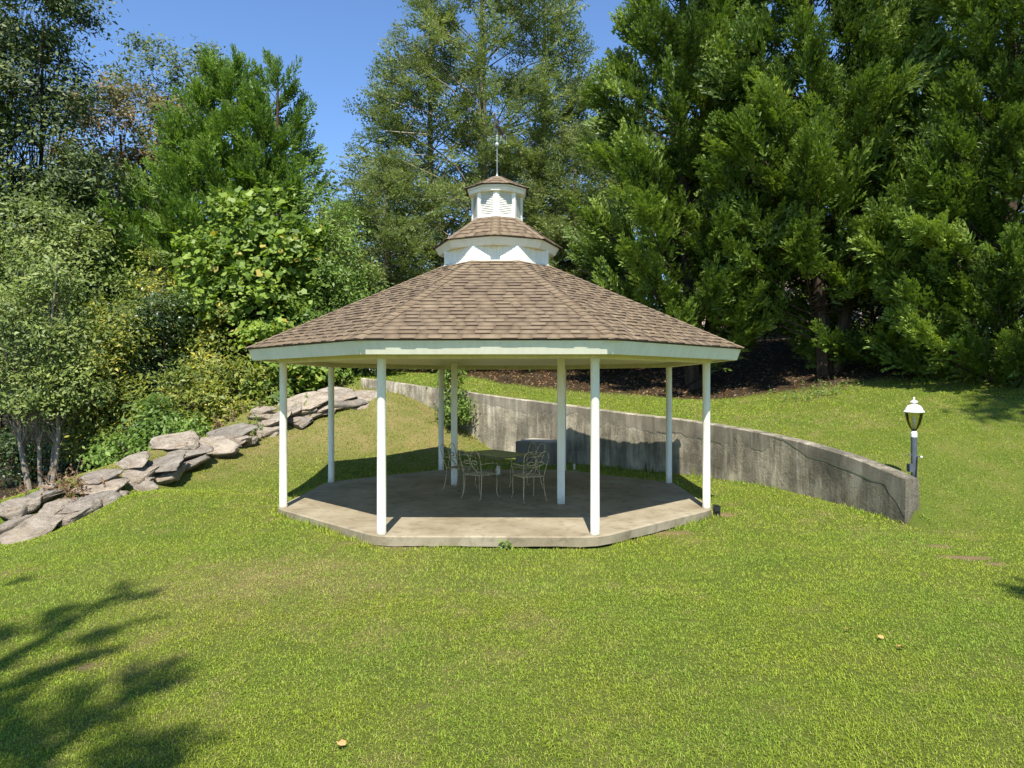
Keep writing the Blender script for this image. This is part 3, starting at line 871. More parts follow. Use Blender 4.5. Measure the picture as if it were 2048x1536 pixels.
for k in range(8):
    n_, u_ = fr[k]; hw = apL*T8-.05
    rails = []
    for (z0, z1) in ((LZ0, LZ0+.115), (LZ1-.055, LZ1)):
        V = []
        for z in (z0, z1):
            for (uu, oo) in ((-hw-.012, .004), (hw+.012, .004), (hw+.012, -.03), (-hw-.012, -.03)):
                p = n_*(apL+oo)+u_*uu; V.append((p[0], p[1], z))
        rails.append(MB().add(V, [(0,1,5,4),(1,2,6,5),(2,3,7,6),(3,0,4,7),(0,3,2,1),(4,5,6,7)]))
    V = [tuple(n_*(apL-.032)+u_*uu+np.array([0, 0, z])) for z in (LZ0+.05, LZ1-.03) for uu in (-hw, hw)]
    pan = MB().add(V, [(0,1,3,2)]).build('louver_panel', M['white_paint'], gz)
    for r_ in rails: r_.build('rail', M['white_paint'], pan)
    ns = 13
    for i in range(ns):
        zc = LZ0+.115+(LZ1-.055-LZ0-.115)*(i+.5)/ns; h = .021
        V = []
        for (oo, zz) in ((.000, zc-h), (-.030, zc+h), (-.030, zc+h+.005), (.000, zc-h+.005)):
            for uu in (-hw, hw):
                p = n_*(apL+oo)+u_*uu; V.append((p[0], p[1], zz))
        MB().add(V, [(0,1,3,2),(2,3,5,4),(4,5,7,6),(6,7,1,0),(0,2,4,6),(1,7,5,3)]).build('slat', M['white_paint'], pan)

# cap roof
CA0, CZ0, CZ1 = .575, 5.785, 6.085
mb = MB(); ring(mb, octv(CA0, CZ0), octv(.01, CZ1)); mb.add(octv(CA0-.01, CZ0-.015), [tuple(reversed(range(8)))]); ring(mb, octv(CA0-.01, CZ0-.015), octv(CA0, CZ0))
cap = mb.build('cap_roof', M['drip_edge'], gz, label='small pointed shingle roof on the cupola')
ct = tabs(CA0, CZ0+.002, .02, CZ1-.005, .17, False, .14, .26, .012, .015)
tab_mass(ct, cap); hip_caps(CA0, CZ0+.002, .02, CZ1-.004, False, cap, .06, .15, (), .010)
fascia_ring(CA0-.022, CZ0-.012, .034, R(8), .03, False, M['white_paint'], cap, 'fascia_moulding')
fascia_ring(CA0-.040, CZ0-.046, .070, R(14), .03, False, M['white_paint'], cap)
mb = MB(); so = octv(CA0-.058, CZ0-.112); si = [(p[0], p[1], CZ0-.111) for p in octv(.38, 0)]
mb.add(so+si, [(k, 8+k, 8+(k+1) % 8, (k+1) % 8) for k in range(8)]); mb.build('soffit', M['white_paint'], cap)

# weathervane
vane_rod = MB().tube([(0, 0, 6.06), (0, 0, 6.6), (0, 0, 7.0)], .009, 8)
vane = vane_rod.build('weathervane', M['rod_metal'], gz, smooth=True, label='weathervane with a prancing horse above four letters')
MB().lathe([(.03, 6.07), (.022, 6.10), (.012, 6.13), (.012, 6.15)], 12).build('base_socket', M['copper'], vane, smooth=True)
MB().lathe([(.004, 6.628), (.022, 6.634), (.040, 6.655), (.046, 6.682), (.040, 6.708), (.022, 6.725), (.010, 6.73)], 16).build('globe', M['copper'], vane, smooth=True)
MB().lathe([(.012, 6.73), (.014, 6.745), (.028, 6.80), (.026, 6.82), (.012, 6.83), (.026, 6.84), (.024, 6.855), (.008, 6.865)], 14).build('urn', M['copper'], vane, smooth=True)
ang0 = R(28)
strokes = {'N': [((-1,-1),(-1,1)),((-1,1),(1,-1)),((1,-1),(1,1))], 'E': [((-1,-1),(-1,1)),((-1,1),(1,1)),((-1,0),(.6,0)),((-1,-1),(1,-1))],
           'S': [((1,1),(-1,1)),((-1,1),(-1,0)),((-1,0),(1,0)),((1,0),(1,-1)),((1,-1),(-1,-1))], 'W': [((-1,1),(-.5,-1)),((-.5,-1),(0,.4)),((0,.4),(.5,-1)),((.5,-1),(1,1))]}
for i, L in enumerate('NESW'):
    an = ang0+i*math.pi/2; e = np.array([math.cos(an), math.sin(an), 0])
    MB().tube([e*.012+np.array([0, 0, 6.765]), e*.09+np.array([0, 0, 6.785]), e*.148+np.array([0, 0, 6.772])], .0045, 6).build('direction_arm', M['copper'], vane)
    c = e*.175+np.array([0, 0, 6.77]); mb = MB()
    for (p, q) in strokes[L]:
        mb.tube([c+e*p[0]*.026+np.array([0, 0, p[1]*.04]), c+e*q[0]*.026+np.array([0, 0, q[1]*.04])], .0055, 4)
    mb.build('letter', M['copper'], vane)
# horse, walking towards the camera and a little to the left, forequarters high
hd = np.array([-.42, -.90, 0.0]); hd /= np.linalg.norm(hd); sd = np.array([-hd[1], hd[0], 0])
def hp(f, s, z): return tuple(hd*f+sd*s+np.array([0.0, 0, z]))
mb = MB()
mb.tube([hp(-.30, 0, 6.955), hp(-.26, 0, 6.97), hp(-.15, 0, 7.0), hp(-.03, 0, 7.03), hp(.05, 0, 7.06), hp(.085, 0, 7.10)], [.018, .042, .043, .042, .046, .03], 10)
mb.tube([hp(.03, 0, 7.06), hp(.075, 0, 7.13), hp(.10, 0, 7.20), hp(.115, 0, 7.235)], [.040, .030, .022, .018], 8)
mb.tube([hp(.10, 0, 7.245), hp(.14, 0, 7.225), hp(.175, 0, 7.19)], [.022, .018, .011], 8)
for s in (-.012, .012): mb.tube([hp(.105, s, 7.25), hp(.10, s*1.3, 7.28)], [.007, .002], 5)
mb.tube([hp(.06, .022, 7.03), hp(.14, .026, 7.04), hp(.15, .028, 6.985), hp(.135, .03, 6.965)], [.018, .011, .008, .010], 6)
mb.tube([hp(.04, -.022, 7.02), hp(.06, -.026, 6.94), hp(.045, -.028, 6.87)], [.018, .011, .009], 6)
for s in (-.025, .025):
    mb.tube([hp(-.25, s, 6.96), hp(-.22, s*1.15, 6.90), hp(-.275, s*1.2, 6.85), hp(-.25, s*1.2, 6.80)], [.026, .017, .010, .010], 6)
mb.tube([hp(-.29, 0, 6.97), hp(-.34, 0, 6.96), hp(-.38, 0, 6.88)], [.010, .016, .004], 6)
mb.build('horse_figure', M['vane_iron'], vane, smooth=True)

# ------------------------------------------------------------------ patio set
def placed(px, py): return ground_at(px, py)
tl = empty('patio_table', (-0.295, 13.30, 0.0), math.atan2(1.03, -.863))   # local x along the long side
tag(tl, 'rectangular wrought-iron patio table with mossy mesh top under the gazebo', 'table')
a_, b2 = .665, .445
for (s, t) in ((-1,-1),(1,-1),(1,1),(-1,1)):
    MB().tube([(s*(a_-.03), t*(b2-.03), .75), (s*(a_-.035), t*(b2-.035), .40), (s*(a_-.02), t*(b2-.02), .012)], .011, 8).build('leg', M['table_iron'], tl, smooth=True)
    MB().lathe([(.022, .001), (.022, .008), (.012, .014)], 10, (s*(a_-.02), t*(b2-.02), 0)).build('foot_pad', M['table_iron'], tl)
fr_ = MB()
for (x0, x1, y0, y1) in ((-a_, a_, -b2, -b2+.028), (-a_, a_, b2-.028, b2), (-a_, -a_+.028, -b2+.029, b2-.029), (a_-.028, a_, -b2+.029, b2-.029)):
    fr_.box(x0, x1, y0, y1, .742, .766)
top = fr_.build('table_rim', M['table_iron'], tl)
mm = MB()
for i in range(46):
    x = -a_+.03+(2*a_-.06)*i/45; mm.box(x-.006, x+.006, -b2+.028, b2-.028, .756, .761)
for i in range(31):
    y = -b2+.03+(2*b2-.06)*i/30; mm.box(-a_+.028, a_-.028, y-.006, y+.006, .7622, .7655)
o = mm.build('mesh_top', M['table_mesh'], tl, kind='stuff')
for (x, y) in ((0, 1), (0, -1)):
    MB().tube([(-(a_-.035), y*(b2-.035), .36), (0, y*.1, .355), (a_-.035, y*(b2-.035), .36)], .008, 6).build('brace', M['table_iron'], tl)
MB().lathe([(.20, .352), (.20, .362), (.19, .366)], 20).build('shelf', M['table_iron'], tl)
cj = MB().lathe([(.040, 0), (.042, .01), (.042, .16), (.036, .165), (.034, .12)], 16)
cup_o = cj.build('white_cup', M['pvc'], None, (-0.295+.04, 13.30-.03, .3665), smooth=True)
tag(cup_o, 'off-white cylindrical jar on the low shelf under the patio table', 'jar')

def make_chair(loc, face, label):
    """local +y is where the sitter faces"""
    t = empty('patio_chair', (loc[0], loc[1], 0.0), math.atan2(face[1], face[0])-math.pi/2)
    tag(t, label, 'chair', 'wrought-iron chairs around the patio table')
    I = M['chair_iron']; r = .0088
    for (sx, sy) in ((-1,-1),(1,-1)):
        MB().tube([(sx*.20, -.20, .435), (sx*.205, -.215, .22), (sx*.225, -.255, .03), (sx*.228, -.275, .012), (sx*.23, -.30, .014)], r, 7).build('leg', I, t, smooth=True)
    for sx in (-1, 1):
        MB().tube([(sx*.215, .20, .435), (sx*.22, .215, .30), (sx*.212, .205, .12), (sx*.225, .24, .02), (sx*.23, .27, .014)], r, 7).build('leg', I, t, smooth=True)
    rim = MB(); pts = [(-.215, .20), (-.205, -.20), (.205, -.20), (.215, .20), (.10, .235), (-.10, .235), (-.215, .20)]
    rim.tube([(p[0], p[1], .437) for p in pts], .011, 6)
    seat = rim.build('seat', I, t)
    ms_ = MB()
    for i in range(18):
        x = -.195+.39*i/17; ms_.box(x-.0065, x+.0065, -.20, .21, .433, .437)
    for i in range(18):
        y = -.19+.39*i/17; ms_.box(-.20, .20, y-.0065, y+.0065, .4378, .441)
    ms_.build('seat_mesh', I, seat, kind='stuff')
    def bk(x, z): return (x, -.20-.12*max(0, (z-.44))/.46-.02*math.sin((z-.44)*4), z)
    bf = MB()
    for s in (-1, 1):
        p = [bk(s*.205, .437), bk(s*.222, .58), bk(s*.240, .72), bk(s*.238, .82), bk(s*.205, .875), bk(s*.15, .895), bk(s*.085, .865), bk(s*.035, .80), bk(0, .70)]
        P = catmull(p, 4); bf.tube(P, r, 7)
    bf.build('back_frame', I, t, smooth=True)
    sc = MB()
    for s in (-1, 1):
        p = [bk(0, .675), bk(s*.06, .705), bk(s*.125, .71), bk(s*.16, .68), bk(s*.13, .645), bk(s*.06, .65), bk(0, .675)]
        sc.tube(catmull(p, 4), .0085, 6)
        sc.tube(catmull([bk(0, .68), bk(s*.03, .60), bk(s*.11, .50), bk(s*.15, .44)], 4), .0085, 6)
    sc.tube([bk(0, .72), bk(0, .66)], .014, 6)
    sc.build('back_scroll', I, t, smooth=True)
    for s in (-1, 1):
        p = [bk(s*.228, .645), (s*.262, -.10, .66), (s*.272, .06, .655), (s*.262, .165, .63), (s*.245, .19, .585), (s*.235, .165, .53), (s*.218, .19, .44)]
        MB().tube(catmull(p, 4), r, 7).build('armrest', I, t, smooth=True)
    return t
make_chair((-0.58, 12.80), (.62, .78), 'off-white scroll-back iron chair in front of the table, on its left')
make_chair((0.30, 12.58), (-.43, .90), 'off-white scroll-back iron chair in front of the table, beside the square post')
make_chair((-1.02, 13.80), (.86, -.50), 'off-white scroll-back iron chair behind the other square post, left of the table')
make_chair((0.27, 13.95), (-.77, -.64), 'off-white scroll-back iron chair on the far side of the table, before the concrete block')

# ------------------------------------------------------------------ lamp post
lx, ly = xat(1828, 11.75), 11.75
lz = H1(lx, ly)
lamp = empty('lamp_post', (lx, ly, lz)); tag(lamp, 'short garden lamp post with white hood and smoked globe behind the wall end', 'lamp post')
zt = zat(795, ly)-lz            # top of the finial
k = FOC/ly
def lz_(py): return zat(py, ly)-lz
MB().lathe([(.048, -.1), (.048, lz_(873))], 16).build('pole', M['lamp_post'], lamp, smooth=True)
MB().lathe([(.050, lz_(874)), (.050, lz_(868)), (.046, lz_(864)), (.034, lz_(862.5))], 16).build('collar', M['lamp_white'], lamp, smooth=True)
MB().lathe([(.034, lz_(862.5)), (.036, lz_(860)), (.046, lz_(858))], 16).build('globe_holder', M['lamp_post'], lamp, smooth=True)
gp = [(.040, 860), (.062, 856), (.095, 848), (.120, 838), (.134, 829), (.140, 826)]
MB().lathe([(r_, lz_(p)) for r_, p in gp], 24).build('globe', M['globe_glass'], lamp, smooth=True)
hood = MB().lathe([(.132, lz_(826)), (.158, lz_(824.5)), (.160, lz_(823.2)), (.135, lz_(820)), (.120, lz_(815)), (.095, lz_(811.5)), (.06, lz_(809.5)), (.030, lz_(808.5)), (.030, lz_(806))], 24).build('hood', M['lamp_white'], lamp, smooth=True)
MB().lathe([(.026, lz_(806.5)), (.035, lz_(805)), (.063, lz_(804.2)), (.050, lz_(802.5)), (.018, lz_(800)), (.012, lz_(799)), (.018, lz_(797.5)), (.016, lz_(795)), (.006, lz_(794))], 16).build('finial', M['lamp_white'], hood, smooth=True)
MB().lathe([(.022, lz_(858)), (.024, lz_(852)), (.018, lz_(849)), (.030, lz_(845)), (.030, lz_(840)), (.016, lz_(837)), (.022, lz_(834)), (.010, lz_(831))], 14).build('bulb', M['lamp_white'], lamp, smooth=True)
MB().tube([(-.11, -.02, lz_(909)), (0, -.02, lz_(911)), (.09, -.03, lz_(913))], .009, 6).build('cross_bar', M['lamp_post'], lamp)
MB().lathe([(.001, -.02), (.018, -.012), (.022, 0), (.018, .012), (.001, .02)], 10, (.105, -.03, lz_(913.5))).build('knob', M['lamp_white'], lamp, smooth=True)
MB().box(-.115, -.050, -.075, .02, lz_(943), lz_(927)).build('outlet_box', M['lamp_post'], lamp)
MB().tube([(.02, -.056, lz_(913)), (.01, -.058, lz_(935)), (-.005, -.06, lz_(950)), (-.005, -.06, 0.0)], .012, 6).build('conduit', M['black_plastic'], lamp)

# floodlight at the slab corner
fx0, fy0, fz0 = ground_at(1433, 1033)
fl = empty('floodlight', (fx0, fy0, fz0)); tag(fl, 'small black floodlight on the grass at the slab corner', 'floodlight')
mb = MB(); mb.add([(-.055,-.03,.085),(.055,-.03,.075),(.055,.05,.085),(-.055,.05,.095),(-.05,-.045,.19),(.055,-.045,.175),(.045,.03,.19),(-.05,.03,.20)],
                  [(0,3,2,1),(4,5,6,7),(0,1,5,4),(1,2,6,5),(2,3,7,6),(3,0,4,7)]); mb.build('housing', M['black_plastic'], fl)
MB().box(-.045, .045, -.05, -.043, .095, .165).build('lens', M['dark_glass'], fl)
MB().box(-.05, .06, -.02, .03, .02, .07).build('bracket', M['black_plastic'], fl)
MB().tube([(0, 0, -.1), (0, 0, .03)], .012, 6).build('spike', M['black_plastic'], fl)
# pipe stub behind the slab
sx, sy = xat(1148.5, 17.25), 17.25
o = MB().lathe([(.028, -.1), (.028, .115), (.033, .115), (.033, .15), (.012, .152)], 14).build('pipe_stub', M['pvc'], None, (sx, sy, H1(sx, sy)), smooth=True)
tag(o, 'short off-white capped pipe standing behind the slab edge', 'pipe')

# ------------------------------------------------------------------ rocks along the bank
def rock_mesh(w, dp, h, seed):
    r = np.random.default_rng(seed)
    import bmesh
    bm = bmesh.new(); bmesh.ops.create_icosphere(bm, subdivisions=4, radius=1.0)
    bm.verts.ensure_lookup_table()
    V = np.array([v.co[:] for v in bm.verts]); F = np.array([[v.index for v in f.verts] for f in bm.faces]); bm.free()
    V = np.sign(V)*np.abs(V)**0.8
    for _ in range(17):
        n = r.normal(size=3); n[2] *= .8; n /= np.linalg.norm(n)
        d = .42+.36*r.random()
        e = V@n-d; V = V-np.where(e > 0, e, 0)[:, None]*n*0.97
    n = np.array([r.normal()*.12, r.normal()*.12, 1.0]); n /= np.linalg.norm(n)
    e = V@n-(.45+.15*r.random()); V = V-np.where(e > 0, e, 0)[:, None]*n*.95
    q = V*3.1+r.random(3)*50
    nz = (fbm(q[:, 0]+q[:, 2]*.7, q[:, 1]+q[:, 2]*.4, seed, 4)-.5)
    # bedding ledges
    led = np.abs(((V[:, 2]*4.2+nz*2.0) % 1.0)-.5)
    V = V*(1+0.16*nz[:, None]+0.10*(led-.25)[:, None])
    q2 = V*9.0+r.random(3)*30; n2 = fbm(q2[:, 0]+q2[:, 2], q2[:, 1]-q2[:, 2]*.6, seed+9, 3)-.5
    V = V*(1+0.07*n2[:, None])
    V = V/np.abs(V).max(axis=0)
    V = V*np.array([w/2, dp/2, h/2])
    return V, F
def ordinal(n):
    o = ['first','second','third','fourth','fifth','sixth','seventh','eighth','ninth','tenth','eleventh','twelfth','thirteenth','fourteenth','fifteenth','sixteenth','seventeenth','eighteenth','nineteenth']
    if n <= 19: return o[n-1]
    t = {2: 'twenty', 3: 'thirty', 4: 'forty', 5: 'fifty', 6: 'sixty', 7: 'seventy', 8: 'eighty'}[n//10]
    return {2: 'twentieth', 3: 'thirtieth', 4: 'fortieth', 5: 'fiftieth', 6: 'sixtieth', 7: 'seventieth', 8: 'eightieth'}[n//10] if n % 10 == 0 else t+'-'+o[n % 10-1]
rk_objs = []
r9 = np.random.default_rng(77)
for i in range(44):                      # smaller stones wedged between the big ones
    a, b_ = ROCKS[r9.integers(0, 36)], None
    near_ = min((q for q in ROCKS if q is not a), key=lambda q: (q[0]-a[0])**2+(q[1]-a[1])**2)
    t_ = .35+.4*r9.random(); w_ = .36+.40*r9.random()
    ROCKS.append((a[0]+(near_[0]-a[0])*t_+r9.normal()*.15, a[1]+(near_[1]-a[1])*t_+r9.normal()*.1, a[2]+(near_[2]-a[2])*t_-.05, w_, w_*.4))
    RK.append((0, 0, int(w_/ROCKS[-1][1]*FOC/.381), int(w_*.4/ROCKS[-1][1]*FOC/.381)))
for i, (X, Y, Z, w_, h_) in enumerate(ROCKS):
    w, h = RK[i][2], RK[i][3]
    W = w_*(1.28 if i != 17 else 1.1); Hh = h_*.58+.07; D = max(W*(.62+.25*((i*37) % 10)/10), h_*2.4)
    if i == 17: Hh *= .62
    V, F = rock_mesh(W, D, Hh, 100+i)
    me = mesh_np('rock', V, F, M['rock'])
    zg = H1(X, Y+.05*D)                       # bed every stone into the bank
    o = new_obj('rock', me, None, (X, Y+.05*D, min(Z-.05, zg+Hh*.30)))
    o.rotation_euler = (R(14+((i*53) % 15)), R(-14+((i*29) % 15)), R(-12+((i*71) % 34)))
    rk_objs.append((Y, i, o, w, h))
rk_objs.sort(key=lambda t: (t[0], t[1]))
looks = {1: 'largest pale boulder at the near end of the rock bank', 6: 'dark angular boulder leaning at the lawn edge of the rock bank', 17: 'big rounded grey boulder at the back of the rock bank below the shrubs',
         7: 'small knobbly stone behind the dead weeds at the near end', 33: 'rounded stone at the far top of the bank beside the wall', 0: 'stone cut off by the picture edge at the near end of the bank'}
for n_, (Y, i, o, w, h) in enumerate(rk_objs):
    size = 'large' if w > 230 else ('small' if w < 135 else 'mid-sized')
    shape = 'flat slab stone' if w/h > 3.2 else ('blocky stone' if w/h < 2.0 else 'low stone')
    lb = looks.get(i, '%s grey %s, %s from the near end of the rock bank' % (size, shape, ordinal(n_+1)))
    tag(o, lb, 'rock', 'rocks along the bank')

# ------------------------------------------------------------------ plants: geometry kits
def norm(v): return v/(np.linalg.norm(v, axis=-1, keepdims=True)+1e-12)
def frames(d, up):
    """rotation matrices whose x axis is d and whose z axis is near up"""
    d = norm(d); y = norm(np.cross(up, d)); z = np.cross(d, y)
    return np.stack([d, y, z], -1)
def stamp(tV, pos, Rm, s):
    return (pos[:, None, :]+s[:, None, None]*np.einsum('nij,kj->nki', Rm, tV)).reshape(-1, 3)
def plume(seed, n=10, spread=.36, ang=38, width=.085, volume=30, curl=.18, tipw=.10):
    r = np.random.default_rng(seed); V = []; F = []
    def kite(p, d, L, w):
        a = norm(np.cross(d, [r.normal()*.4, r.normal()*.4, 1.0])) * w
        k = len(V); V.extend([p, p+d*L*.45+a, p+d*L, p+d*L*.45-a]); F.append((k, k+1, k+2, k+3))
    for i in range(n):
        t = .06+.86*i/(n-1); L = spread*(1-t)**.6*(.8+.4*r.random())+.09
        for s in (-1, 1):
            ph = s*math.pi/2+r.normal()*R(volume); an = R(ang+r.normal()*7)*(1-.25*t)
            d = np.array([math.cos(an), math.sin(an)*math.sin(ph), math.sin(an)*math.cos(ph)])
            kite(np.array([t, 0, curl*t*t]), d, L, width*(.7+.6*r.random())*(.45+L))
    kite(np.array([.86, 0, curl*.75]), norm(np.array([1, 0, .25])), .2, width*.6)
    return np.array(V), np.array(F)
class Crown:
    def __init__(s): s.V = []; s.F = {}; s.R = {}; s.n = 0
    def put(s, tV, tF, pos, Rm, sc, rnd, tR=None):
        if not len(pos): return
        V = stamp(tV, pos, Rm, sc); s.V.append(V)
        k = tF.shape[1]
        s.F.setdefault(k, []).append((tF[None]+(s.n+np.arange(len(pos))*len(tV))[:, None, None]).reshape(-1, k))
        s.R.setdefault(k, []).append(np.repeat(rnd, len(tF)) if tR is None else (rnd[:, None]+tR[None]).ravel())
        s.n += len(V)
    def build(s, name, mat, parent):
        off = np.array(parent.location)
        ks = sorted(s.F)
        F = [np.concatenate(s.F[k]) for k in ks]; rn = np.concatenate([np.concatenate(s.R[k]) for k in ks])
        return new_obj(name, mesh_np(name, np.concatenate(s.V)-off, F, mat, {'rnd': np.clip(rn, 0, 1)}), parent)
class Twigs:
    """many thin tapered three-sided sticks in one mesh"""
    def __init__(s): s.P = []; s.Q = []; s.r0 = []; s.r1 = []
    def add(s, p, q, r0, r1): s.P.append(p); s.Q.append(q); s.r0.append(r0); s.r1.append(r1)
    def build(s, name, mat, parent):
        if not s.P: return
        P = np.array(s.P); Q = np.array(s.Q); d = norm(Q-P)
        a = norm(np.cross(d, np.where(np.abs(d[:, 2:3]) < .9, [[0, 0, 1.]], [[1., 0, 0]]))); b = np.cross(d, a)
        V = []
        for (C_, r) in ((P, np.array(s.r0)), (Q, np.array(s.r1))):
            for k in range(3):
                an = 2*math.pi*k/3; V.append(C_+r[:, None]*(math.cos(an)*a+math.sin(an)*b))
        V = np.stack(V, 1).reshape(-1, 3)
        t = np.array([(0,1,4,3),(1,2,5,4),(2,0,3,5)])
        F = (t[None]+np.arange(len(P))[:, None, None]*6).reshape(-1, 4)
        o = new_obj(name, mesh_np(name, V-np.array(parent.location), F, mat, None, True), parent); o['kind'] = 'stuff'
        return o

def bough(seed, nodes=7, pairs=5, ang=34, pl=.46, leaf=.52, width=.040, volume=42, curl=.22, droop=0.0, la=25):
    """a two-level spray: side plumes along an axis, each of thin pointed leaflets (one triangle each); unit length along x"""
    r = np.random.default_rng(seed); V = []; F = []; T = []
    def leaflet(p, d, L, w, tone):
        a = norm(np.cross(d, r.normal(size=3)*.5+np.array([0, 0, 1.0])))*w
        k = len(V); V.extend([p+d*L*.12+a*1.25, p+d*L, p+d*L*.12-a*1.25]); F.append((k, k+1, k+2)); T.append(tone)
    def spray(p, d, L, tone):
        n1 = norm(np.cross(d, r.normal(size=3))); n2 = np.cross(d, n1)
        up = norm(np.array([0, 0, 1.0])-d*d[2]); sd_ = np.cross(d, up)
        for i in range(pairs):
            t = .12+.8*i/(pairs-1); ll = leaf*L*(1-t*.55)*(.8+.4*r.random())
            for s in (-1, 1):
                ph = s*math.pi/2+r.normal()*.5; an = R(la+r.normal()*7)
                dd = norm(d*math.cos(an)+math.sin(an)*(sd_*math.sin(ph)+up*math.cos(ph)))
                leaflet(p+d*L*t+up*(curl*.3-droop)*L*t*t, dd, ll, width*(.35+L), tone+.16*(t-.5)+r.normal()*.05)
        leaflet(p+d*L*.9+up*(curl*.3-droop)*L*.8, d, leaf*L*.6, width*.4, tone+.15)
    for i in range(nodes):
        t = .05+.85*i/(nodes-1); L = pl*(1-t)**.55*(.75+.5*r.random())+.15
        for s in (-1, 1):
            ph = s*math.pi/2+r.normal()*R(volume); an = R(ang+r.normal()*8)*(1-.3*t)
            d = norm(np.array([math.cos(an), math.sin(an)*math.sin(ph), math.sin(an)*math.cos(ph)+.12]))
            spray(np.array([t, 0, curl*t*t]), d, L, .12*(t-.5)+r.normal()*.05)
    spray(np.array([.82, 0, curl*.7]), norm(np.array([1, 0, .25])), .32, .12)
    return np.array(V), np.array(F), np.array(T)
CYP = [bough(s, 6, 4) for s in (1, 2, 3, 7, 9, 10)]
HEM = [bough(s, 6, 4, 50, .46, .42, .027, 24, -.10, .10, 38) for s in (4, 5, 6, 8, 11, 12)]
OVAL = (np.array([(0, 0, 0), (.45, .22, .03), (1, 0, -.05), (.45, -.22, .03)]), np.array([(0, 1, 2, 3)]))
def lobed(n=5):
    V = []
    for i in range(n*2+1):
        an = R(-150+300*i/(n*2)); rr = (.62 if i % 2 == 0 else .30)
        if i == n: rr = .62
        V.append((.35+rr*math.cos(an), rr*math.sin(an), .06*math.cos(an*2)))
    return np.array(V), np.array([tuple(range(len(V)))])
STAR = lobed(3)

def trunk_tube(pts, r0, r1, name, mat, parent, sides=8):
    P = np.array(pts, float); t = np.linspace(0, 1, len(P))
    mb = MB(); mb.tube(P-np.array(parent.location), r0+(r1-r0)*t, sides)
    return mb.build(name, mat, parent, smooth=True)

def cypress(name, label, x, y, leaders, zbot, mat, seed, nb, pl, size=.85, hem=False, group=None, bark='bark', front_only=True, elev=(22, 52), cat='tree', sag=0.0, low_taper=.8, taper=.72):
    r = np.random.default_rng(seed)
    z0 = H1(x, y)
    t = empty(name, (x, y, z0)); tag(t, label, cat, group)
    cr = Crown(); tw = Twigs(); TPL = HEM if hem else CYP
    vdir = norm(np.array([0-x, 0-y]))
    zb0 = zbot
    for li, ld in enumerate(leaders):
        dx, dy, zt, Rr = ld[:4]; zbot = ld[4] if len(ld) > 4 else zb0
        ax, ay = x+dx, y+dy
        trunk_tube([(x+dx*.15, y+dy*.15, z0-.2), (x+dx*.6, y+dy*.6, z0+(zt-z0)*.25), (ax, ay, z0+(zt-z0)*.5), (ax, ay, z0+(zt-z0)*.8), (ax, ay, zt-.3)],
                   .06+.011*(zt-z0), .025, 'trunk', M[bark], t)
        nbr = int(nb*(Rr/3.0)**.8)
        for i in range(nbr):
            u = 1-(1-(i+.5)/nbr)**.62
            u = 1-(1-(i+r.random())/nbr)**.72
            z = zbot+(zt-zbot)*u
            prof = min(1.0, ((1-u)**taper)*1.18)*(low_taper+(1-low_taper)*min(1, u/.15))
            rad = Rr*prof*(.72+.42*r.random())+.12
            az = i*2.39996+r.normal()*.5
            rd = np.array([math.cos(az), math.sin(az)])
            facing = rd@vdir
            if front_only and facing < -.25 and r.random() < .8: continue
            el = R(elev[0]+(elev[1]-elev[0])*(u**1.1)+r.normal()*7)
            p0 = np.array([ax, ay, z-rad*math.tan(el)*.75]); p1 = np.array([ax+rd[0]*rad, ay+rd[1]*rad, z+rad*math.tan(el)*.25-sag*rad])
            mid = p0+(p1-p0)*.55+np.array([0, 0, -.06*rad if not hem else .10*rad])
            tw.add(p0, mid, .012+.016*rad/2, .012+.010*rad/2); tw.add(mid, p1, .012+.010*rad/2, .006)
            m = max(2, int(pl*(.35+rad/Rr*.9)))
            tt = np.concatenate([[1.0], (.22 if hem else .30)+(.78 if hem else .70)*r.random(m-1)**.7])
            pos = p0+(p1-p0)*tt[:, None]
            lat = (.05+(.16 if hem else .125)*rad)*(1.2-.8*tt)
            off = r.normal(size=(m, 3))*lat[:, None]*np.array([1, 1, .8]); pos = pos+off*.6
            bd = norm(p1-p0)
            D = bd*1.0+norm(off)*.75*(1.15-tt)[:, None]+r.normal(size=(m, 3))*.20+np.array([0, 0, .22 if not hem else -.16])
            s_ = size*(.5+.75*r.random(m)**1.3)*(1 if u < .88 else .75)
            pos = pos-norm(D)*s_[:, None]*.35
            br = .46+.17*r.normal()
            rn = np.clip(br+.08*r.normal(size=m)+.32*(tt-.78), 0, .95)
            up = norm(np.array([0, 0, 1.0])+r.normal(size=(m, 3))*.45+np.array([rd[0], rd[1], 0])*.5)
            which = r.integers(0, 6, m)
            for q in range(6):
                k = which == q
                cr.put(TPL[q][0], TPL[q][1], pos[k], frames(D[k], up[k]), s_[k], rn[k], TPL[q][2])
            if hem or r.random() < .5:
                for _ in range(3 if hem else 1):
                    a = p0+(p1-p0)*(.35+.6*r.random()); tw.add(a, a+norm(bd+r.normal(size=3)*.8)*(.3+.3*rad*r.random()), .010, .003)
        # leader tip
        m = 7; f_ = np.arange(m)/m
        pos = np.stack([np.full(m, ax)+r.normal(size=m)*.04, np.full(m, ay)+r.normal(size=m)*.04, zt-1.5+1.1*f_], 1)
        D = np.array([0, 0, 1.0])+r.normal(size=(m, 3))*.42*(1.0-f_)[:, None]
        cr.put(TPL[0][0], TPL[0][1], pos, frames(D, norm(r.normal(size=(m, 3)))), size*(.85-.35*f_), np.full(m, .6), TPL[0][2])
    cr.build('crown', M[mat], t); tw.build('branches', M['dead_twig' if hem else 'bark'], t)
    return t

